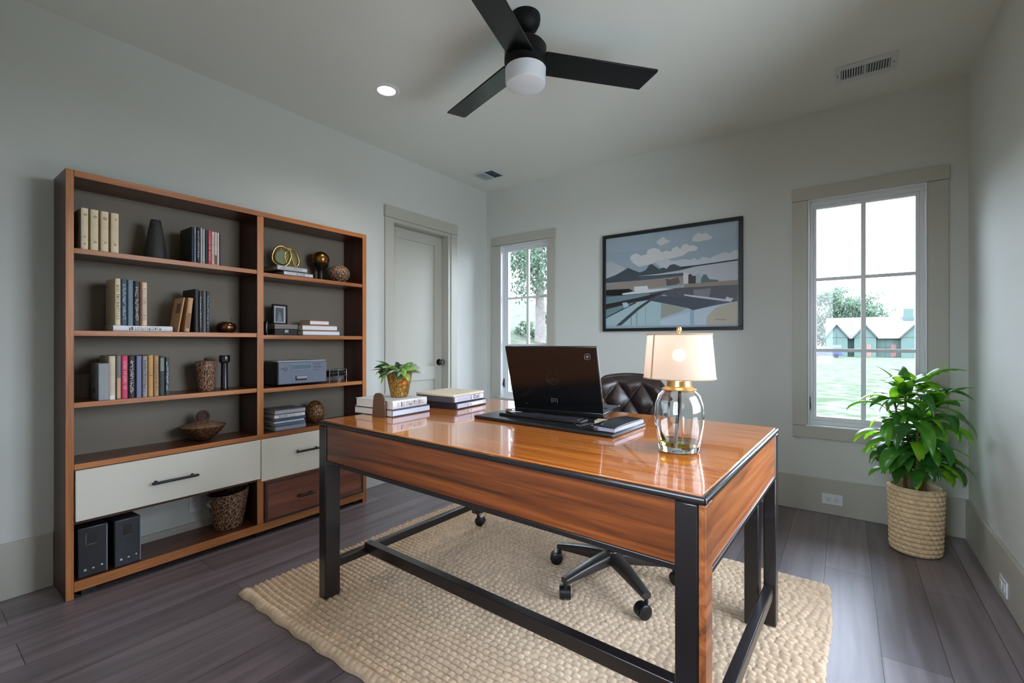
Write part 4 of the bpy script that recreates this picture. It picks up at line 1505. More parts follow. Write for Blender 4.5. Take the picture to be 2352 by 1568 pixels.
for s in (-1, 1):
    b = MB().tube([(s * 0.20, 0.22, 0.44), (s * 0.262, 0.21, 0.46), (s * 0.268, 0.17, 0.56), (s * 0.268, 0.13, 0.605)], 0.013, n=12)
    ar = b.build('armrest', BLACKM, chair)
    MB().obox((s * 0.266, 0.10, 0.616), (0.058, 0.25, 0.030), (0, 0, 0)).build('arm_pad', LEATH, ar, bevel=0.011, seg=3)

# ================================================================== THINGS ON THE DESK
Z = DH
# desk pad
PADB = mat('black_leather_pad', (20, 20, 23), 0.34, spec=0.5)
pad = thing('desk_pad', 'black desk pad lying under the laptop', 'desk pad', (-1.013, 1.715, Z), math.radians(-3.0))
MB().box(-0.345, 0.345, -0.150, 0.150, 0.0, 0.0145).build('pad', PADB, pad, bevel=0.005, seg=3)
ZP = Z + 0.0148
# laptop
LID = mat('laptop_black_shell', (13, 13, 15), 0.22, spec=0.5)
lap = thing('laptop', 'open black laptop on the black desk pad, its lid toward the camera', 'laptop', (-1.05, 1.790, ZP + 0.001), math.radians(7.5))
LW = 0.432
MB().box(-LW / 2, LW / 2, 0.0, 0.262, 0.004, 0.026).build('base', LID, lap, bevel=0.004, seg=3)
b = MB()
for (x_, y_) in ((-0.18, 0.03), (0.18, 0.03), (-0.18, 0.23), (0.18, 0.23)):
    b.cyl((x_, y_, 0.0), (x_, y_, 0.0045), 0.010, n=14)
b.build('feet', BLACK, lap)
MB().box(-LW / 2 + 0.004, LW / 2 - 0.004, 0.004, 0.259, 0.0262, 0.0272).build('palm_deck', mat('graphite_deck', (92, 94, 104), 0.35, metal=0.4), lap, smooth=False)
b = MB()
for r_ in range(5):
    for c_ in range(14):
        x_ = -0.195 + c_ * 0.0282
        y_ = 0.045 + r_ * 0.022
        b.box(x_, x_ + 0.024, y_, y_ + 0.018, 0.0272, 0.0296)
b.build('keys', BLACK, lap, smooth=False)
MB().box(-0.05, 0.05, 0.175, 0.245, 0.0272, 0.0278).build('touchpad', LID, lap, smooth=False)
MB().box(-LW / 2 + 0.001, LW / 2 - 0.001, 0.258, 0.2635, 0.021, 0.0275).build('edge_trim', CHROME, lap, bevel=0.001)
# lid: local frame  X right, Y up along the lid, Z out of its back (towards the camera)
LTILT = math.atan2(0.098, 0.292)
LH = 0.306
lid = MB().box(-LW / 2, LW / 2, 0.0, LH, -0.006, 0.006).build('lid', LID, lap, bevel=0.004, seg=3)
lid.matrix_basis = Matrix.Translation((0, 0.006, 0.024)) @ Matrix.Rotation(PI / 2 + LTILT, 4, 'X')
b = MB()
SCR = mat('dark_screen', (10, 11, 13), 0.1)
b.box(-LW / 2 + 0.012, LW / 2 - 0.012, 0.022, LH - 0.014, -0.0066, -0.0058)
b.build('screen', SCR, lid, smooth=False)
b = MB()
b.tube([(LW / 2 - 0.001, 0.004, 0.001), (LW / 2 + 0.0005, 0.02, 0.001), (LW / 2 + 0.0005, LH - 0.006, 0.001)], 0.0013, n=6)
b.build('edge_trim', CHROME, lid)
EMB = mat('grey_emblem', (118, 122, 130), 0.35, metal=0.3)
EMD = mat('dim_emblem', (52, 54, 58), 0.3, metal=0.3)
b = MB()
vs_, fs_ = text_mb('[D]', 0.024)
b.add([(x + 0.0 - 0.005, y + 0.052, 0.0066) for x, y, z_ in vs_], fs_)
b.box(-0.152, -0.140, 0.0255, 0.0268, 0.0060, 0.0064)
b.build('badge_mark', EMB, lid, smooth=False)
b = MB()
n_ = 40
b.tube([(0.000 + 0.029 * math.cos(PI * 0.55 + 2 * PI * 0.86 * i / n_), 0.158 + 0.030 * math.sin(PI * 0.55 + 2 * PI * 0.86 * i / n_), 0.0062) for i in range(n_)], 0.0007, n=5)
b.tube([(-0.022 + 0.044 * i / 14, 0.146 + 0.013 * math.sin(PI * i / 14), 0.0062) for i in range(15)], 0.0008, n=5)
b.tube([(-0.016 + 0.032 * i / 14, 0.145 - 0.007 * math.sin(PI * i / 14), 0.0062) for i in range(15)], 0.0007, n=5)
b.tube([(0.0 + 0.008 * math.cos(PI * i / 8), 0.146 + 0.004 * math.sin(PI * i / 8), 0.0062) for i in range(9)], 0.0007, n=5)
b.build('round_emblem', EMD, lid)
b = MB()
b.tube([(0.172 + 0.0125 * math.copysign(abs(math.cos(2 * PI * i / 28)) ** 0.6, math.cos(2 * PI * i / 28)), 0.262 + 0.0125 * math.copysign(abs(math.sin(2 * PI * i / 28)) ** 0.6, math.sin(2 * PI * i / 28)), 0.0062) for i in range(28)], 0.0010, n=5, closed=True)
b.cyl((0.172, 0.262, 0.0055), (0.172, 0.262, 0.0068), 0.0062, n=18)
b.build('corner_badge', EMB, lid)
for s in (-1, 1):
    MB().cyl((s * 0.13 - 0.03, 0.006, 0.026), (s * 0.13 + 0.03, 0.006, 0.026), 0.006, n=12).build('hinge', LID, lap)
# slim keyboard in front of the laptop
kb = thing('keyboard', 'slim black keyboard lying in front of the laptop lid', 'keyboard', (-1.040, 1.690, ZP), math.radians(2.0))
MB().box(-0.230, 0.175, -0.036, 0.036, 0.0, 0.012).build('tray', BLACK, kb, bevel=0.003)
b = MB()
for r_ in range(4):
    for c_ in range(19):
        x_ = -0.150 + c_ * 0.0163
        b.box(x_, x_ + 0.0135, -0.028 + r_ * 0.0145, -0.028 + r_ * 0.0145 + 0.0120, 0.0122, 0.0150)
b.build('keys', mat('charcoal_keys', (40, 42, 47), 0.4), kb, smooth=False)
t = thing('stapler', 'tiny black and tan stapler on the left end of the keyboard', 'stapler', (-1.226, 1.672, ZP + 0.0122), math.radians(-25))
b = MB().box(-0.030, 0.030, -0.009, 0.009, 0.0, 0.006)
b.build('base', BLACK, t, bevel=0.002)
MB().obox((0.0, 0, 0.0145), (0.058, 0.014, 0.010), (0, -0.12, 0)).build('arm', mat('tan_metal', (170, 150, 120), 0.3, metal=0.6), t, bevel=0.003)
cab = MB().tube([(-0.885, 1.648, ZP + 0.003), (-0.86, 1.622, ZP + 0.003), (-0.842, 1.628, ZP + 0.003), (-0.833, 1.660, ZP + 0.003), (-0.826, 1.690, ZP + 0.003), (-0.800, 1.700, ZP + 0.003)], 0.0024, n=8).build('cable', mat('grey_cable', (58, 56, 55), 0.5))
tag(cab, 'thin dark cable curling beside the keyboard', 'cable')
# portfolio
t = thing('portfolio', 'glossy black portfolio on the right end of the desk pad', 'portfolio', (-0.715, 1.698, ZP), math.radians(-3.0))
PORT = mat('glossy_black_leather', (24, 25, 30), 0.22, spec=0.6)
b = MB()


def pcov(u, v):
    x = -0.045 + 0.09 * u
    y = -0.130 + 0.270 * v
    return (x, y, 0.019 + 0.004 * math.sin(PI * v) - 0.003 * u)


b.box(-0.045, 0.045, -0.130, 0.140, 0.0, 0.003)
b.build('back_cover', PORT, t, bevel=0.001)
MB().box(-0.041, 0.043, -0.126, 0.136, 0.0032, 0.017).build('pages', mat('grey_page_edge', (150, 154, 166), 0.5), t, smooth=False)
o = MB().grid(pcov, 8, 16).build('front_cover', PORT, t)
sm = o.modifiers.new('thick', 'SOLIDIFY')
sm.thickness = 0.003
sm.offset = 1
b = MB().tube([(-0.048, -0.120, 0.004), (-0.052, -0.126, 0.012), (-0.048, -0.132, 0.020), (-0.040, -0.132, 0.020)], 0.0026, n=8)
b.tube([(-0.038, -0.134, 0.010), (-0.020, -0.136, 0.011)], 0.004, n=8)
b.build('clasp', CHROME, t)
t = thing('notepad', 'small tan notepad between the laptop and the portfolio', 'notepad', (-0.796, 1.735, ZP), math.radians(8))
MB().box(-0.032, 0.028, -0.026, 0.030, 0.0, 0.012).build('pages', mat('tan_paper', (196, 178, 150), 0.7), t, bevel=0.001)
MB().box(-0.032, 0.028, -0.026, 0.030, 0.0121, 0.0135).build('cover', mat('tan_cover', (170, 150, 122), 0.6), t, smooth=False)

# books, bookend and plant at the left end of the desk
G = 'books under the gold potted plant'
# the spines face +x and run along y
book('lower white and navy book under the gold potted plant', 1.372, 1.616, Z, 0.034, 0.270, (66, 72, 90), -1.688, None, (60, 64, 76), flat=True, band=(0.0, 1.0, (196, 204, 220)), group=G, rotz=0.05)
book('upper white book with black lettering under the gold potted plant', 1.378, 1.602, Z + 0.0342, 0.040, 0.262, (214, 212, 212), -1.692, 'title', (40, 42, 50), flat=True, group=G, lspan=(0.12, 0.92), rotz=0.05)
t = thing('bookend', 'curved brown bookend standing against the books on the desk', 'bookend', (-1.742, 1.350, Z), math.radians(8))
poly = [(-0.040, 0.0), (0.040, 0.0), (0.040, 0.055), (0.036, 0.085), (0.026, 0.104), (0.010, 0.112), (-0.008, 0.112), (-0.022, 0.108), (-0.031, 0.095), (-0.035, 0.06)]
b = MB().prism(poly, -0.003, 0.003, lambda p, q, a: (p, a, q))
b.build('plate', mat('brown_leather_plate', (92, 68, 46), 0.4, var=0.1), t, bevel=0.001)

GOLDP = carved_mat('hammered_gold', (196, 150, 78), (130, 92, 42), 90, 0.28, metal=0.65, stretch=(1, 1, 0.5), depth=0.003)
PZ = Z + 0.0745
t = thing('potted_plant', 'small leafy plant in a gold pot on the desk books', 'potted plant', (-1.800, 1.520, PZ))
b = MB().lathe([(0.0, 0.0), (0.038, 0.0), (0.042, 0.003), (0.064, 0.118), (0.066, 0.122), (0.062, 0.122), (0.058, 0.108), (0.0, 0.106)], 40)
b.build('pot', GOLDP, t)
MB().lathe([(0.0, 0.109), (0.057, 0.108)], 24, close_ends=False).build('soil', mat('dark_soil', (46, 34, 26), 0.95, bump=0.6, bscale=90), t)


def leaf(b, base, az, el, length, width, droop, m=0, curl=0.25, nseg=9, lim=None, split=False, twist=0.0, full=0.8):
    """one blade leaf: starts at base in direction (az, el), bends down by droop radians along its length"""
    p = Vector(base)
    pts, dirs = [], []
    e = el
    for i in range(nseg + 1):
        pts.append(p.copy())
        d = Vector((math.cos(az) * math.cos(e), math.sin(az) * math.cos(e), math.sin(e)))
        dirs.append(d)
        p = p + d * (length / nseg)
        e -= droop / nseg
    side0 = Vector((-math.sin(az), math.cos(az), 0))
    vs_, fs_ = [], []
    for i in range(nseg + 1):
        s = i / nseg
        w = width * (math.sin(PI * min(1, s * 0.92 + 0.08) ** 0.8) ** full) * 0.5
        if split and i % 2 and 0.2 < s < 0.85:
            w *= 0.62
        d = dirs[i]
        side = (Matrix.Rotation(twist * s, 3, d) @ side0)
        up = side.cross(d).normalized()
        for k, t_ in enumerate((-1, -0.5, 0, 0.5, 1)):
            q = pts[i] + side * (w * t_) + up * (curl * w * (abs(t_) ** 1.5))
            if lim:
                q.x = min(max(q.x, lim[0]), lim[1])
                q.y = min(max(q.y, lim[2]), lim[3])
                q.z = max(q.z, lim[4])
            vs_.append(q)
    for i in range(nseg):
        for k in range(4):
            a = i * 5 + k
            fs_.append((a, a + 1, a + 6, a + 5))
    b.add(vs_, fs_, m)


LEAF1 = leaf_mat('pothos_leaf', (92, 144, 52), (160, 200, 100), 0.35, 0.3)
LEAF2 = leaf_mat('pale_leaf', (176, 190, 170), (214, 220, 210), 0.3, 0.35)
LEAF3 = leaf_mat('deep_leaf', (28, 58, 30), (52, 92, 46), 0.25, 0.3)
LEAFD = mat('dried_leaf', (96, 68, 48), 0.7)
R_ = random.Random(5)
b = MB()
for k in range(78):
    az = R_.uniform(0, 2 * PI)
    rr = R_.uniform(0, 0.042)
    m = R_.choice((0, 0, 0, 1, 1, 2))
    leaf(b, (rr * math.cos(az), rr * math.sin(az), 0.108), az + R_.uniform(-0.5, 0.5), R_.uniform(0.70, 1.45), R_.uniform(0.080, 0.125), R_.uniform(0.036, 0.056), R_.uniform(1.3, 2.7), m, 0.25, 10, full=0.55, twist=R_.uniform(-0.9, 0.9))
leaf(b, (0.02, -0.02, 0.115), math.radians(-142), 0.55, 0.15, 0.026, 1.0, 3, 0.5, 8)
b.build('foliage', [LEAF1, LEAF2, LEAF3, LEAFD], t)

# binder boxes behind
G = 'binder boxes stacked on the back left of the desk'
t = thing('binder_box', 'lower black and white binder box of the stack behind the plant', 'binder', (-1.735, 1.850, Z), math.radians(5), G)
MB().box(-0.135, 0.120, -0.135, 0.135, 0.0, 0.034).build('body', mat('navy_black_card', (32, 32, 42), 0.35), t, bevel=0.004)
b = MB().box(0.1195, 0.1215, -0.128, 0.128, 0.006, 0.028)
b.build('spine_label', mat('cool_white_label', (188, 192, 204), 0.45), t, bevel=0.001)
b = MB().box(0.1212, 0.1222, -0.035, 0.095, 0.009, 0.024)
b.build('title_strip', mat('bright_label', (224, 226, 230), 0.5), t, smooth=False)
b = MB()
marks(b, -0.040, -0.010, 0.010, 0.023, 'title', 0, lambda t_, l_: (0.1226, l_, t_))
b.build('lettering', INK, t, smooth=False, recalc=False)
t = thing('binder_box', 'upper cream topped binder box with a lettered spine behind the plant', 'binder', (-1.740, 1.842, Z + 0.0342), math.radians(4), G)
MB().box(-0.140, 0.118, -0.138, 0.125, 0.0, 0.030).build('body', mat('charcoal_card', (74, 74, 82), 0.4), t, bevel=0.003)
MB().box(-0.141, 0.121, -0.139, 0.126, 0.0302, 0.043).build('lid', mat('cream_card', (214, 202, 178), 0.5), t, bevel=0.004)
b = MB().box(0.1185, 0.1215, -0.130, 0.120, 0.003, 0.0302)
b.build('spine_label', mat('lilac_white_label', (206, 206, 216), 0.45), t, bevel=0.001)
MB().box(0.1212, 0.1224, -0.115, 0.002, 0.006, 0.026).build('title_strip', mat('pale_lilac', (186, 186, 204), 0.45), t, smooth=False)
vs_, fs_ = text_mb('IDeS', 0.030)
b = MB()
b.add([(0.1226, x + 0.052, y + 0.017) for x, y, z_ in vs_], fs_)
b.box(0.1222, 0.1228, 0.004, 0.007, 0.004, 0.029)
b.build('lettering', INK, t, smooth=False, recalc=False)

# ================================================================== TABLE LAMP
lx, ly = -0.430, 1.505
lamp = thing('table_lamp', 'lit table lamp with a clear glass base and drum shade', 'lamp', (lx, ly, Z))
GL = glass_mat('clear_lamp_glass', (248, 250, 250))
BRASS = mat('pale_brass', (222, 186, 118), 0.25, metal=0.85)
outer = [(0.0, 0.0), (0.056, 0.0), (0.062, 0.006), (0.063, 0.018), (0.068, 0.045), (0.0745, 0.085), (0.0765, 0.115), (0.074, 0.150), (0.064, 0.180), (0.048, 0.197), (0.036, 0.204), (0.035, 0.212)]
inner = [(0.031, 0.212), (0.032, 0.203), (0.045, 0.193), (0.060, 0.177), (0.070, 0.149), (0.0725, 0.115), (0.0705, 0.085), (0.064, 0.046), (0.058, 0.020), (0.0, 0.016)]
MB().lathe(outer + inner, 56).build('glass_body', GL, lamp, ang=60)
LIQ = glass_mat('olive_oil', (214, 196, 84), 0.0, 1.33)
MB().lathe([(0.0, 0.0165), (0.0572, 0.0205), (0.0605, 0.034), (0.0, 0.034)], 48).build('liquid', LIQ, lamp)
b = MB()
for k in range(7):
    leaf(b, (-0.045 + 0.004 * k, -0.020 - 0.003 * k, 0.030), 2.4 + 0.2 * k, 1.2, 0.040 + 0.004 * (k % 3), 0.008, 0.3, 0, 0.2, 5, lim=(-0.058, 0.05, -0.05, 0.05, 0.02))
b.build('grass_sprig', leaf_mat('dry_yellow_grass', (150, 150, 40), (186, 180, 70), 0.3), lamp)
b = MB().lathe([(0.047, 0.1985), (0.0525, 0.1955), (0.0545, 0.1975), (0.048, 0.203), (0.0385, 0.207), (0.0375, 0.225), (0.034, 0.2275), (0.0, 0.228)], 40)
b.build('brass_collar', BRASS, lamp)
MB().tube([(-0.012, -0.004, 0.018), (-0.004, -0.001, 0.10), (0.002, 0.0, 0.165), (0.002, 0, 0.226)], [0.0055, 0.0055, 0.006, 0.004], n=14).build('rod', mat('dark_bronze_rod', (44, 34, 28), 0.35, metal=0.4), lamp)
MB().cyl((0, 0, 0.228), (0, 0, 0.262), 0.0125, n=20).build('socket', BLACKM, lamp)
SHADE = cloth_mat('ivory_shade_linen', (228, 206, 188), 0.45, 0.05)
MB().lathe([(0.110, 0.232), (0.098, 0.374)], 64, close_ends=False).build('lamp_shade', SHADE, lamp)
TRIMB = mat('tan_trim_tape', (168, 140, 112), 0.7)
b = MB()
b.tube([(0.1103 * math.cos(2 * PI * i / 64), 0.1103 * math.sin(2 * PI * i / 64), 0.2335) for i in range(64)], 0.0020, n=6, closed=True)
b.tube([(0.0983 * math.cos(2 * PI * i / 64), 0.0983 * math.sin(2 * PI * i / 64), 0.3725) for i in range(64)], 0.0024, n=6, closed=True)
a0 = math.atan2(-0.85, -0.528)
vs_ = []
for (r_, z_) in ((0.1106, 0.2335), (0.0986, 0.3725)):
    for da in (-0.035, 0.035):
        vs_.append((r_ * math.cos(a0 + da), r_ * math.sin(a0 + da), z_))
b.add(vs_, [(0, 1, 3, 2)])
b.build('shade_trim', TRIMB, lamp)
BULB = mat('glowing_bulb', (255, 236, 206), 0.4, emit=9.0)
prof = [(0.021 * math.sin(PI * i / 12), 0.306 - 0.021 * math.cos(PI * i / 12)) for i in range(13)]
MB().lathe(prof, 20).build('bulb', BULB, lamp)
b = MB()
b.cyl((0, 0, 0.262), (0, 0, 0.284), 0.010, n=14)
b.build('bulb_cap', CHROME, lamp)
b = MB()
for k in range(3):
    a = 2 * PI * k / 3 + 0.3
    b.tube([(0, 0, 0.368), (0.0975 * math.cos(a), 0.0975 * math.sin(a), 0.370)], 0.0014, n=6)
b.tube([(0.024, 0, 0.268), (0.034, 0, 0.300), (0.026, 0, 0.350), (0.0, 0, 0.368)], 0.0014, n=6)
b.tube([(-0.024, 0, 0.268), (-0.034, 0, 0.300), (-0.026, 0, 0.350), (0.0, 0, 0.368)], 0.0014, n=6)
b.tube([(-0.024, 0, 0.268), (0.024, 0, 0.268)], 0.0014, n=6)
b.build('harp', BRASS, lamp)
MB().lathe([(0.0, 0.366), (0.004, 0.367), (0.004, 0.374), (0.0035, 0.378), (0.0075, 0.383), (0.0085, 0.389), (0.006, 0.396), (0.0, 0.398)], 20).build('finial', BRASS, lamp)
d = bpy.data.lights.new('bulb_light', 'POINT')
d.energy = 0.07
d.color = (1.0, 0.80, 0.60)
d.shadow_soft_size = 0.02
o = bpy.data.objects.new('bulb_light', d)
o.location = (0.0, 0.0, 0.334)
COL.objects.link(o)
o.parent = lamp

# ================================================================== FRAMED PRINT ON THE BACK WALL
ART = [
    ((150,166,178),[(0.002,0.994),(0.999,0.988),(0.989,0.017),(0,0.03)]),
    ((155,170,181),[(0.002,0.994),(0.999,0.988),(0.998,0.869),(0.505,0.815),(0.002,0.849)]),
    ((204,204,206),[(0.207,0.755),(0.221,0.789),(0.262,0.801),(0.302,0.768),(0.344,0.78),(0.35,0.822),(0.396,0.838),(0.442,0.817),(0.461,0.779),(0.492,0.795),(0.531,0.777),(0.543,0.81),(0.58,0.825),(0.598,0.792),(0.616,0.831),(0.647,0.84),(0.665,0.815),(0.695,0.817),(0.727,0.788),(0.712,0.761),(0.658,0.757),(0.616,0.722),(0.536,0.708),(0.454,0.694),(0.376,0.669),(0.282,0.655),(0.228,0.708)]),
    ((198,198,200),[(0.419,0.885),(0.435,0.914),(0.473,0.941),(0.492,0.911),(0.531,0.888),(0.505,0.871),(0.454,0.849)]),
    ((200,200,202),[(0.682,0.861),(0.695,0.909),(0.73,0.936),(0.753,0.915),(0.781,0.925),(0.804,0.897),(0.827,0.869),(0.804,0.852),(0.718,0.847)]),
    ((190,196,202),[(0.415,0.673),(0.492,0.714),(0.543,0.681),(0.629,0.686),(0.677,0.671),(0.7,0.689),(0.723,0.664),(0.764,0.691),(0.804,0.669),(0.849,0.691),(0.91,0.718),(0.938,0.698),(0.97,0.725),(0.995,0.717),(0.994,0.634),(0.804,0.604),(0.629,0.602),(0.473,0.605)]),
    ((176,182,186),[(0.002,0.739),(0.047,0.741),(0.094,0.708),(0.172,0.651),(0.158,0.618),(0.065,0.582),(0.002,0.561)]),
    ((70,80,88),[(0.002,0.557),(0.073,0.582),(0.101,0.597),(0.151,0.627),(0.193,0.655),(0.235,0.625),(0.289,0.592),(0.337,0.613),(0.363,0.663),(0.383,0.671),(0.415,0.638),(0.442,0.609),(0.473,0.622),(0.499,0.606),(0.524,0.641),(0.555,0.647),(0.604,0.614),(0.653,0.607),(0.718,0.607),(0.629,0.526),(0.442,0.497),(0.241,0.508),(0.002,0.506)]),
    ((180,184,192),[(0.269,0.555),(0.442,0.561),(0.598,0.577),(0.718,0.604),(0.994,0.62),(0.993,0.43),(0.747,0.438),(0.622,0.551),(0.442,0.548)]),
    ((44,52,60),[(0.604,0.613),(0.718,0.615),(0.994,0.636),(0.994,0.622),(0.718,0.602),(0.611,0.588)]),
    ((76,86,94),[(0.282,0.547),(0.442,0.548),(0.622,0.551),(0.622,0.515),(0.442,0.51),(0.31,0.506)]),
    ((146,136,130),[(0.002,0.492),(0.207,0.505),(0.442,0.512),(0.622,0.519),(0.658,0.528),(0.658,0.447),(0.592,0.427),(0.389,0.414),(0.186,0.422),(0.002,0.434)]),
    ((96,90,88),[(0.492,0.503),(0.524,0.492),(0.586,0.511),(0.598,0.454),(0.568,0.436),(0.499,0.43)]),
    ((204,204,206),[(0.622,0.552),(0.658,0.538),(0.658,0.441),(0.622,0.439)]),
    ((72,70,68),[(0.658,0.523),(0.674,0.534),(0.688,0.511),(0.712,0.508),(0.712,0.434),(0.658,0.435)]),
    ((156,176,184),[(0.712,0.517),(0.73,0.528),(0.753,0.488),(0.753,0.431),(0.712,0.434)]),
    ((92,110,110),[(0.747,0.472),(0.764,0.515),(0.781,0.517),(0.804,0.466),(0.861,0.452),(0.878,0.426),(0.747,0.432)]),
    ((142,132,118),[(0.629,0.43),(0.747,0.435),(0.993,0.439),(0.993,0.391),(0.629,0.384)]),
    ((88,88,98),[(0.001,0.362),(0.376,0.394),(0.48,0.402),(0.993,0.394),(0.991,0.237),(0.688,0.166),(0.48,0.346),(0.376,0.293),(0.001,0.212)]),
    ((28,28,30),[(0.001,0.431),(0.2,0.427),(0.241,0.396),(0.144,0.382),(0.136,0.36),(0.001,0.367)]),
    ((208,210,212),[(0.241,0.445),(0.35,0.444),(0.357,0.404),(0.48,0.405),(0.555,0.395),(0.376,0.372),(0.151,0.363),(0.144,0.381),(0.248,0.394)]),
    ((112,136,142),[(0.001,0.35),(0.369,0.366),(0.363,0.337),(0.001,0.272)]),
    ((48,46,48),[(0.001,0.269),(0.282,0.326),(0.48,0.372),(0.35,0.295),(0.001,0.216)]),
    ((112,140,146),[(0.001,0.212),(0.256,0.282),(0.256,0.27),(0.001,0.125)]),
    ((126,124,134),[(0.695,0.373),(0.816,0.375),(0.804,0.287),(0.695,0.311)]),
    ((74,80,92),[(0.369,0.281),(0.454,0.331),(0.688,0.295),(0.849,0.255),(0.849,0.21),(0.688,0.172),(0.658,0.189)]),
    ((192,198,208),[(0.629,0.333),(0.688,0.317),(0.905,0.263),(0.91,0.243),(0.688,0.3),(0.629,0.32)]),
    ((164,188,194),[(0,0.113),(0.256,0.277),(0.35,0.293),(0.658,0.19),(0.688,0.169),(0.454,0.075),(0.454,0.023),(0,0.03)]),
    ((152,154,146),[(0.457,0.254),(0.647,0.193),(0.604,0.158),(0.454,0.095)]),
    ((180,198,212),[(0.454,0.023),(0.454,0.073),(0.688,0.166),(0.849,0.208),(0.992,0.237),(0.989,0.017)]),
    ((146,172,192),[(0.671,0.154),(0.7,0.166),(0.7,0.022),(0.671,0.022)]),
    ((182,174,158),[(0.787,0.104),(0.849,0.184),(0.992,0.236),(0.989,0.017),(0.784,0.019)]),
    ((62,76,80),[(0.09,0.031),(0.269,0.22),(0.376,0.309),(0.48,0.377),(0.495,0.372),(0.389,0.29),(0.282,0.194),(0.134,0.03)]),
    ((30,32,34),[(0,0.122),(0.256,0.281),(0.262,0.27),(0,0.112)]),
    ((176,196,206),[(0.144,0.278),(0.186,0.281),(0.2,0.238),(0.158,0.218)]),
    ((200,204,212),[(0.9,0.247),(0.925,0.286),(0.938,0.273),(0.965,0.266),(0.948,0.234)]),
    ((90,104,110),[(0.217,0.12),(0.221,0.122),(0.221,0.028),(0.217,0.028)]),
    ((90,104,110),[(0.263,0.167),(0.267,0.17),(0.267,0.028),(0.263,0.028)]),
    ((90,104,110),[(0.335,0.229),(0.337,0.232),(0.337,0.027),(0.335,0.027)]),
    ((150,120,90),[(0.846,0.075),(0.916,0.067),(0.916,0.06),(0.846,0.068)]),
]
px0, px1, pz0, pz1 = -1.705, -0.600, 1.237, 2.067
pic = thing('framed_picture', 'black framed harbour and mountain print on the back wall', 'picture', ((px0 + px1) / 2, YB - 0.034, pz0))
hw, ph, fwid = (px1 - px0) / 2, pz1 - pz0, 0.028
b = MB()
b.box(-hw, hw, 0, 0.033, 0, fwid - 0.003)
b.box(-hw, hw, 0, 0.033, ph - fwid, ph)
b.box(-hw, -hw + fwid, 0, 0.033, fwid - 0.003, ph - fwid)
b.box(hw - fwid, hw, 0, 0.033, fwid - 0.003, ph - fwid)
b.build('frame', mat('satin_black_frame', (22, 23, 25), 0.4), pic, bevel=0.003)
b = MB()
amats, key = [], {}
iw, ih = 2 * hw - 2 * fwid + 0.004, ph - 2 * fwid + 0.004
b.box(-iw / 2, iw / 2, 0.014, 0.030, fwid - 0.003, fwid - 0.003 + ih)
key[ART[0][0]] = 0
amats.append(mat('print_%d_%d_%d' % ART[0][0], ART[0][0], 0.35))
for li, (rgb, poly) in enumerate(ART):
    if rgb not in key:
        key[rgb] = len(amats)
        amats.append(mat('print_%d_%d_%d' % rgb, rgb, 0.35))
    if li == 0:
        continue
    yy = 0.0138 - 0.00012 * li
    b.add([(-iw / 2 + u * iw, yy, fwid - 0.003 + v * ih) for u, v in poly], [tuple(range(len(poly)))], key[rgb])
b.build('print', amats, pic, smooth=False, recalc=False)

# ================================================================== FLOOR PLANT
STRAW = mat('pale_seagrass', (214, 188, 148), 0.85, var=0.14, vscale=50, bump=0.5, bscale=300)
gp = thing('floor_plant', 'leafy green plant in a pale woven basket by the window corner', 'potted plant', (0.315, 3.330, 0.0))
BHH = 0.355


def weave(u, v):
    a = 2 * PI * u
    r = 0.104 + 0.010 * v ** 1.2 - 0.008 * max(0, 0.06 - v) / 0.06
    rows = 14
    f = v * rows
    k = int(min(f, rows - 1))
    g = f - k
    bulge = math.sqrt(max(0.0, math.sin(PI * g)))
    tw = 0.22 + 0.78 * math.sqrt(abs(math.sin(a * 12 + k * PI / 2 + (g - 0.5) * 1.2)))
    r += 0.0115 * bulge * tw
    return (r * math.cos(a), r * math.sin(a), 0.002 + v * BHH)


b = MB().grid(weave, 336, 113, cu=True)
b.lathe([(0.113, BHH + 0.002), (0.109, BHH + 0.007), (0.104, BHH + 0.002), (0.101, BHH - 0.06), (0.094, 0.02), (0.0, 0.004)], 60, close_ends=False)
b.build('basket', STRAW, gp, ang=80)
MB().lathe([(0.0, BHH - 0.028), (0.05, BHH - 0.022), (0.08, BHH - 0.030), (0.1015, BHH - 0.035)], 40, close_ends=False).build('soil', mat('potting_soil', (66, 46, 36), 0.95, bump=1.0, bscale=60, var=0.3, vscale=40), gp)
LG1 = leaf_mat('glossy_dark_leaf', (22, 62, 30), (46, 104, 44), 0.30, 0.24, (120, 190, 40))
LG2 = leaf_mat('glossy_mid_leaf', (42, 104, 40), (82, 150, 52), 0.40, 0.26, (150, 215, 40))
LG3 = leaf_mat('bright_young_leaf', (96, 158, 36), (146, 200, 52), 0.50, 0.30, (180, 230, 50))
STEM = mat('plant_stem', (104, 84, 56), 0.7)
GSTEM = mat('green_stem', (74, 112, 50), 0.5)
R2 = random.Random(11)
LIM = (0.315 - 0.62, XR - 0.016 - 0.315, -0.60, YB - 0.03 - 3.330, BHH - 0.08)
b = MB()
tops = []
for k, (sx0, sy0, tx, ty, tz, r0) in enumerate([(-0.02, -0.02, -0.05, -0.05, 0.88, 0.011), (0.01, 0.02, 0.03, 0.03, 0.92, 0.010), (0.03, -0.03, 0.07, -0.05, 0.83, 0.009), (-0.04, 0.02, -0.09, 0.0, 0.84, 0.008), (0.0, -0.04, 0.0, -0.11, 0.74, 0.008)]):
    pts = []
    for i in range(9):
        s = i / 8
        pts.append((sx0 + (tx - sx0) * s ** 1.3, sy0 + (ty - sy0) * s ** 1.3, BHH - 0.05 + (tz - BHH + 0.05) * s))
    b.tube(pts, [r0 * (1 - 0.5 * i / 8) for i in range(9)], n=10)
    tops.append(pts)
b.build('stems', STEM, gp)
b = MB()
pet = MB()
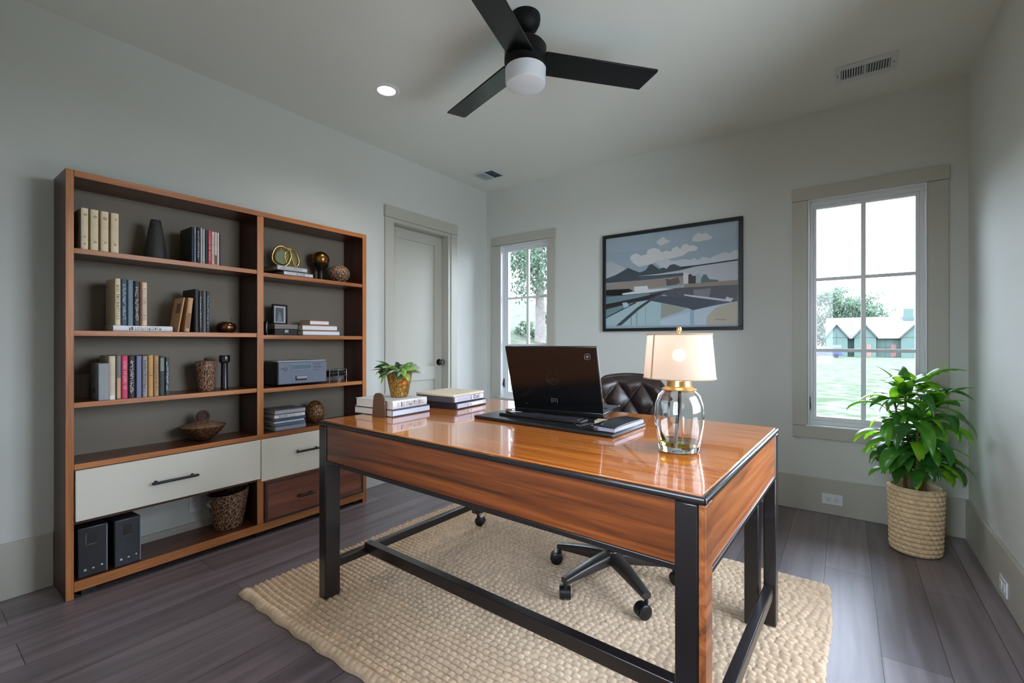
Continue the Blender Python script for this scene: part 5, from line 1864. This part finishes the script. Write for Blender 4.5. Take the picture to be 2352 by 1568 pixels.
for k in range(150):
    st = tops[k % 5]
    s = R2.uniform(0.34, 1.0) if k % 4 else R2.uniform(0.30, 0.5)
    i = min(8, int(s * 8))
    base = Vector(st[i])
    az = R2.uniform(0, 2 * PI)
    el = R2.uniform(0.15, 1.0) * (0.5 + 0.6 * s)
    pl = R2.uniform(0.02, 0.085)
    d = Vector((math.cos(az) * math.cos(el), math.sin(az) * math.cos(el), math.sin(el)))
    tip = base + d * pl
    tip.x = min(max(tip.x, LIM[0] + 0.02), LIM[1] - 0.02)
    tip.y = min(max(tip.y, LIM[2]), LIM[3] - 0.02)
    pet.tube([base, base + d * pl * 0.5 + Vector((0, 0, 0.006)), tip], 0.0035, n=6)
    L = R2.uniform(0.12, 0.19) + 0.14 * max(0.0, s - 0.35)
    wdt = R2.uniform(0.045, 0.078)
    m = 2 if R2.random() < 0.17 else (1 if R2.random() < 0.45 else 0)
    leaf(b, tip, az + R2.uniform(-0.25, 0.25), el * 0.8, L, wdt, R2.uniform(1.5, 2.6), m, R2.uniform(0.15, 0.4), 11, lim=LIM, split=R2.random() < 0.35, twist=R2.uniform(-0.8, 0.8))
for st in tops:                      # crown of young leaves closing each stem
    for k in range(9):
        az = 2 * PI * k / 9 + R2.uniform(-0.3, 0.3)
        leaf(b, Vector(st[8]) - Vector((0, 0, 0.004 * k)), az, R2.uniform(0.5, 1.4), R2.uniform(0.13, 0.24), R2.uniform(0.045, 0.075), R2.uniform(1.0, 2.1), R2.choice((0, 1, 1, 2)), 0.3, 11, lim=LIM, split=k % 3 == 0, twist=R2.uniform(-0.6, 0.6))
b.build('foliage', [LG1, LG2, LG3], gp)
pet.build('leaf_stalks', GSTEM, gp)

# ================================================================== OUTDOORS
def ground_z(x, y):
    z = -0.30 - 0.0125 * max(0.0, y - 4.0) + 0.20 * max(0.0, -x - 4.5)
    z = min(z, 14.0)
    return z + 0.05 * math.sin(x * 0.9 + y * 0.5) * min(1, max(0, (y - 5) / 10))


GRASS = None


def grass_mat():
    m, n, l, b = new_mat('summer_grass')
    t = n.new('ShaderNodeTexCoord')
    nz = n.new('ShaderNodeTexNoise')
    nz.inputs['Scale'].default_value = 1.6
    nz.inputs['Detail'].default_value = 8
    nz.inputs['Roughness'].default_value = 0.7
    l.new(t.outputs['Object'], nz.inputs['Vector'])
    r = n.new('ShaderNodeValToRGB')
    e = r.color_ramp.elements
    e[0].position, e[0].color = 0.42, (0.018, 0.034, 0.008, 1)
    e[1].position, e[1].color = 0.58, (0.064, 0.062, 0.048, 1)
    l.new(nz.outputs['Fac'], r.inputs[0])
    l.new(r.outputs[0], b.inputs['Base Color'])
    b.inputs['Roughness'].default_value = 0.95
    b.inputs['Specular IOR Level'].default_value = 0.1
    return m


gx = [-70 + 2.0 * i for i in range(71)]
gy = [-30 + 2.0 * i for i in range(101)]
b = MB()
vs_ = [(x, y, ground_z(x, y) if not (-4.5 < x < 2 and -3 < y < 4.2) else -0.32) for x in gx for y in gy]
fs_ = []
for i in range(70):
    for j in range(100):
        fs_.append((i * 101 + j, (i + 1) * 101 + j, (i + 1) * 101 + j + 1, i * 101 + j + 1))
b.add(vs_, fs_)
gobj = structure(b.build('ground', grass_mat(), ang=180))

# pale concrete terrace beside and behind the room (added out of view, bounces sky light to the ceiling)
b = MB()
b.box(XR + 0.16, 9.0, -9.0, 3.4, -0.32, -0.20)
structure(b.build('bounce_terrace', mat('pale_concrete', (196, 192, 184), 0.85, var=0.06, vscale=2), smooth=False))

TLEAF = leaf_mat('tree_leaf', (58, 76, 58), (84, 102, 82), 0.35, 0.6)
TRUNK = mat('tree_bark', (92, 85, 82), 0.9, var=0.25, vscale=6, bump=0.6, bscale=14)


def tree(name, label, cat, base, h0, crown, rad, nclump, nleaf, size, trunk_r, seed, group=None):
    """trunk to height h0, then clumps of small leaves spread through an ellipsoid (crown centre, radii)"""
    t = thing(name, label, cat, base, 0, group)
    rr = random.Random(seed)
    if trunk_r:
        b = MB().tube([(0, 0, -0.3), (0.03, 0.0, h0 * 0.4), (-0.04, 0.05, h0), (0.0, 0.1, h0 + (crown - h0) * 1.1)], [trunk_r * 1.15, trunk_r, trunk_r * 0.85, trunk_r * 0.4], n=14)
        for k in range(7):
            a = rr.uniform(0, 2 * PI)
            zz = h0 + (crown - h0) * rr.uniform(0.0, 0.8)
            b.tube([(0, 0, zz), (rad[0] * 0.35 * math.cos(a), rad[1] * 0.35 * math.sin(a), zz + rad[2] * 0.25), (rad[0] * 0.75 * math.cos(a), rad[1] * 0.75 * math.sin(a), zz + rad[2] * 0.4)], [trunk_r * 0.4, trunk_r * 0.25, trunk_r * 0.08], n=8)
        b.build('trunk', TRUNK, t)
    vs_, fs_ = [], []
    for c in range(nclump):
        while True:
            p = Vector((rr.uniform(-1, 1), rr.uniform(-1, 1), rr.uniform(-1, 1)))
            if 0.25 < p.length < 1:
                break
        cc = Vector((p.x * rad[0], p.y * rad[1], crown + p.z * rad[2]))
        cr = 0.22 * max(rad)
        for k in range(nleaf):
            q = cc + Vector((rr.gauss(0, 0.5) * cr, rr.gauss(0, 0.5) * cr, rr.gauss(0, 0.4) * cr))
            e = Euler((rr.uniform(0, 6.3), rr.uniform(0, 6.3), rr.uniform(0, 6.3))).to_matrix()
            s = size * rr.uniform(0.6, 1.3)
            o = len(vs_)
            for (u, v) in ((-0.5, 0), (0, -0.3), (0.5, 0), (0, 0.3)):
                vs_.append(q + e @ Vector((u * s, v * s, 0)))
            fs_.append((o, o + 1, o + 2, o + 3))
    b = MB()
    b.add(vs_, fs_)
    b.build('crown', TLEAF, t, smooth=False, recalc=False)
    return t


tree('oak_tree', 'big tree with a grey trunk seen through the narrow window', 'tree', (-12.75, 20.0, ground_z(-12.75, 20.0)), 2.6, 5.2, (3.6, 3.2, 2.9), 80, 200, 0.17, 0.26, 1)
tree('bush', 'low bush left of the tree trunk outside the narrow window', 'bush', (-14.2, 21.0, ground_z(-14.2, 21)), 0, 0.30, (0.9, 0.6, 0.55), 14, 60, 0.16, 0, 2, 'bushes on the bank')
tree('bush', 'low bush right of the tree trunk outside the narrow window', 'bush', (-12.35, 21.6, ground_z(-12.35, 21.6)), 0, 0.45, (0.75, 0.6, 0.65), 14, 60, 0.16, 0, 3, 'bushes on the bank')
tree('bush', 'sunlit bush higher up the bank behind the tree trunk', 'bush', (-18.6, 31.8, ground_z(-18.6, 31.8)), 0, 0.8, (1.3, 0.9, 0.8), 14, 60, 0.24, 0, 4, 'bushes on the bank')
tree('shade_tree', 'large pale tree behind the green house in the big window', 'tree', (-1.5, 128.0, -1.8), 3.0, 8.2, (8.8, 6.0, 7.0), 130, 180, 0.55, 0.5, 5)
tree('shade_tree', 'distant row tree right of the large pale tree, above the house roof', 'tree', (9.0, 150.0, -1.8), 2.0, 5.6, (4.2, 3.0, 1.5), 30, 90, 0.5, 0.3, 6)

# house seen through the large window
HG = mat('green_house_sheathing', (62, 80, 74), 0.8)
HR = mat('pale_house_roof', (84, 77, 77), 0.8)
HT = mat('house_trim_line', (48, 54, 54), 0.7)
HRED = mat('dark_red_door', (110, 70, 66), 0.6)
HW = mat('house_window_glass', (86, 92, 104), 0.2)
yh, zg = 100.0, -1.55
hs = thing('house', 'low green house with pale gabled roofs seen through the large window', 'house', (4.0, yh, zg))
b = MB().box(-6.6, 9.5, 1.0, 9.0, 0, 3.4)
for (xa, xb) in ((-6.65, -3.55), (-2.62, 0.36), (3.6, 9.0)):
    b.box(xa, xb, -1.0, 1.0, 0, 3.4)
    xm = (xa + xb) / 2
    b.prism([(xa, 3.4), (xb, 3.4), (xm, 3.4 + (xb - xa) * 0.72 if xb < 3 else 6.6)], -1.0, -0.8, lambda p, q, a: (p, a, q))
b.build('walls', HG, hs, smooth=False)
b = MB()
b.prism([(0.4, 3.2), (9.6, 3.2), (5.0, 7.1)], -6.8, 10.0, lambda p, q, a: (a, p, q))
for (xa, xb) in ((-6.65, -3.55), (-2.62, 0.36), (3.6, 9.0)):
    xm = (xa + xb) / 2
    ap = 3.4 + (xb - xa) * 0.72 if xb < 3 else 6.6
    for (e0, e1) in ((xa - 0.25, xm), (xb + 0.25, xm)):
        b.prism([(e0, 3.2), (e1, ap), (e1, ap + 0.18), (e0, 3.38)], -1.3, 4.0, lambda p, q, a: (p, a, q))
b.build('roof', HR, hs, smooth=False)
b = MB()
for (xa, xb) in ((-6.65, -3.55), (-2.62, 0.36), (3.6, 9.0)):
    b.box(xa, xb, -1.04, -1.0, 3.36, 3.44)
    b.box((xa + xb) / 2 - 0.03, (xa + xb) / 2 + 0.03, -1.04, -1.0, 1.6, 4.2)
for k in range(14):
    xx = -6.4 + k * 1.15
    b.box(xx, xx + 0.05, 0.95, 1.0, 0, 3.4)
b.box(-6.6, 9.5, 0.95, 1.0, 1.65, 1.7)
for (xa, xb) in ((-6.65, -3.55), (-2.62, 0.36), (3.6, 9.0)):
    xm = (xa + xb) / 2
    ap = 3.4 + (xb - xa) * 0.72 if xb < 3 else 6.6
    for (e0, e1) in ((xa - 0.25, xm), (xb + 0.25, xm)):
        b.prism([(e0, 3.10), (e1, ap - 0.10), (e1, ap + 0.10), (e0, 3.30)], -1.36, -1.30, lambda p, q, a: (p, a, q))
b.build('panel_seams', HT, hs, smooth=False)
MB().box(2.4, 3.1, 0.9, 1.02, 0.1, 2.2).build('door', HRED, hs, smooth=False)
MB().box(-0.9, -0.3, -1.06, -0.98, 0.1, 2.2).build('door', HRED, hs, smooth=False)
MB().box(-5.7, -4.4, -1.06, -0.98, 1.5, 2.1).build('window', HW, hs, smooth=False)
MB().box(6.4, 7.6, -1.06, -0.98, 1.5, 2.2).build('window', HRED, hs, smooth=False)
MB().box(4.3, 5.6, 4.0, 5.4, 6.2, 8.4).build('chimney', HG, hs, smooth=False)

car = thing('car', 'blue car parked in front of the green house', 'car', (-2.35, 86.0, ground_z(-2.35, 86.0)), 0)
CARB = mat('blue_car_paint', (44, 50, 104), 0.3)
poly = [(-2.1, 0.35), (-2.15, 0.8), (-1.3, 0.95), (-0.7, 1.42), (0.8, 1.45), (1.5, 1.0), (2.1, 0.9), (2.15, 0.4)]
MB().prism(poly, -0.85, 0.85, lambda p, q, a: (p, a, q)).build('body', CARB, car, bevel=0.05)
b = MB().prism([(-1.1, 0.98), (-0.62, 1.34), (0.74, 1.36), (1.25, 1.02)], -0.87, 0.87, lambda p, q, a: (p, a, q))
b.build('windows', HW, car, smooth=False)
for (x_, y_) in ((-1.35, -0.8), (1.35, -0.8), (-1.35, 0.8), (1.35, 0.8)):
    MB().cyl((x_, y_ - 0.1, 0.33), (x_, y_ + 0.1, 0.33), 0.33, n=20).build('wheel', BLACK, car)
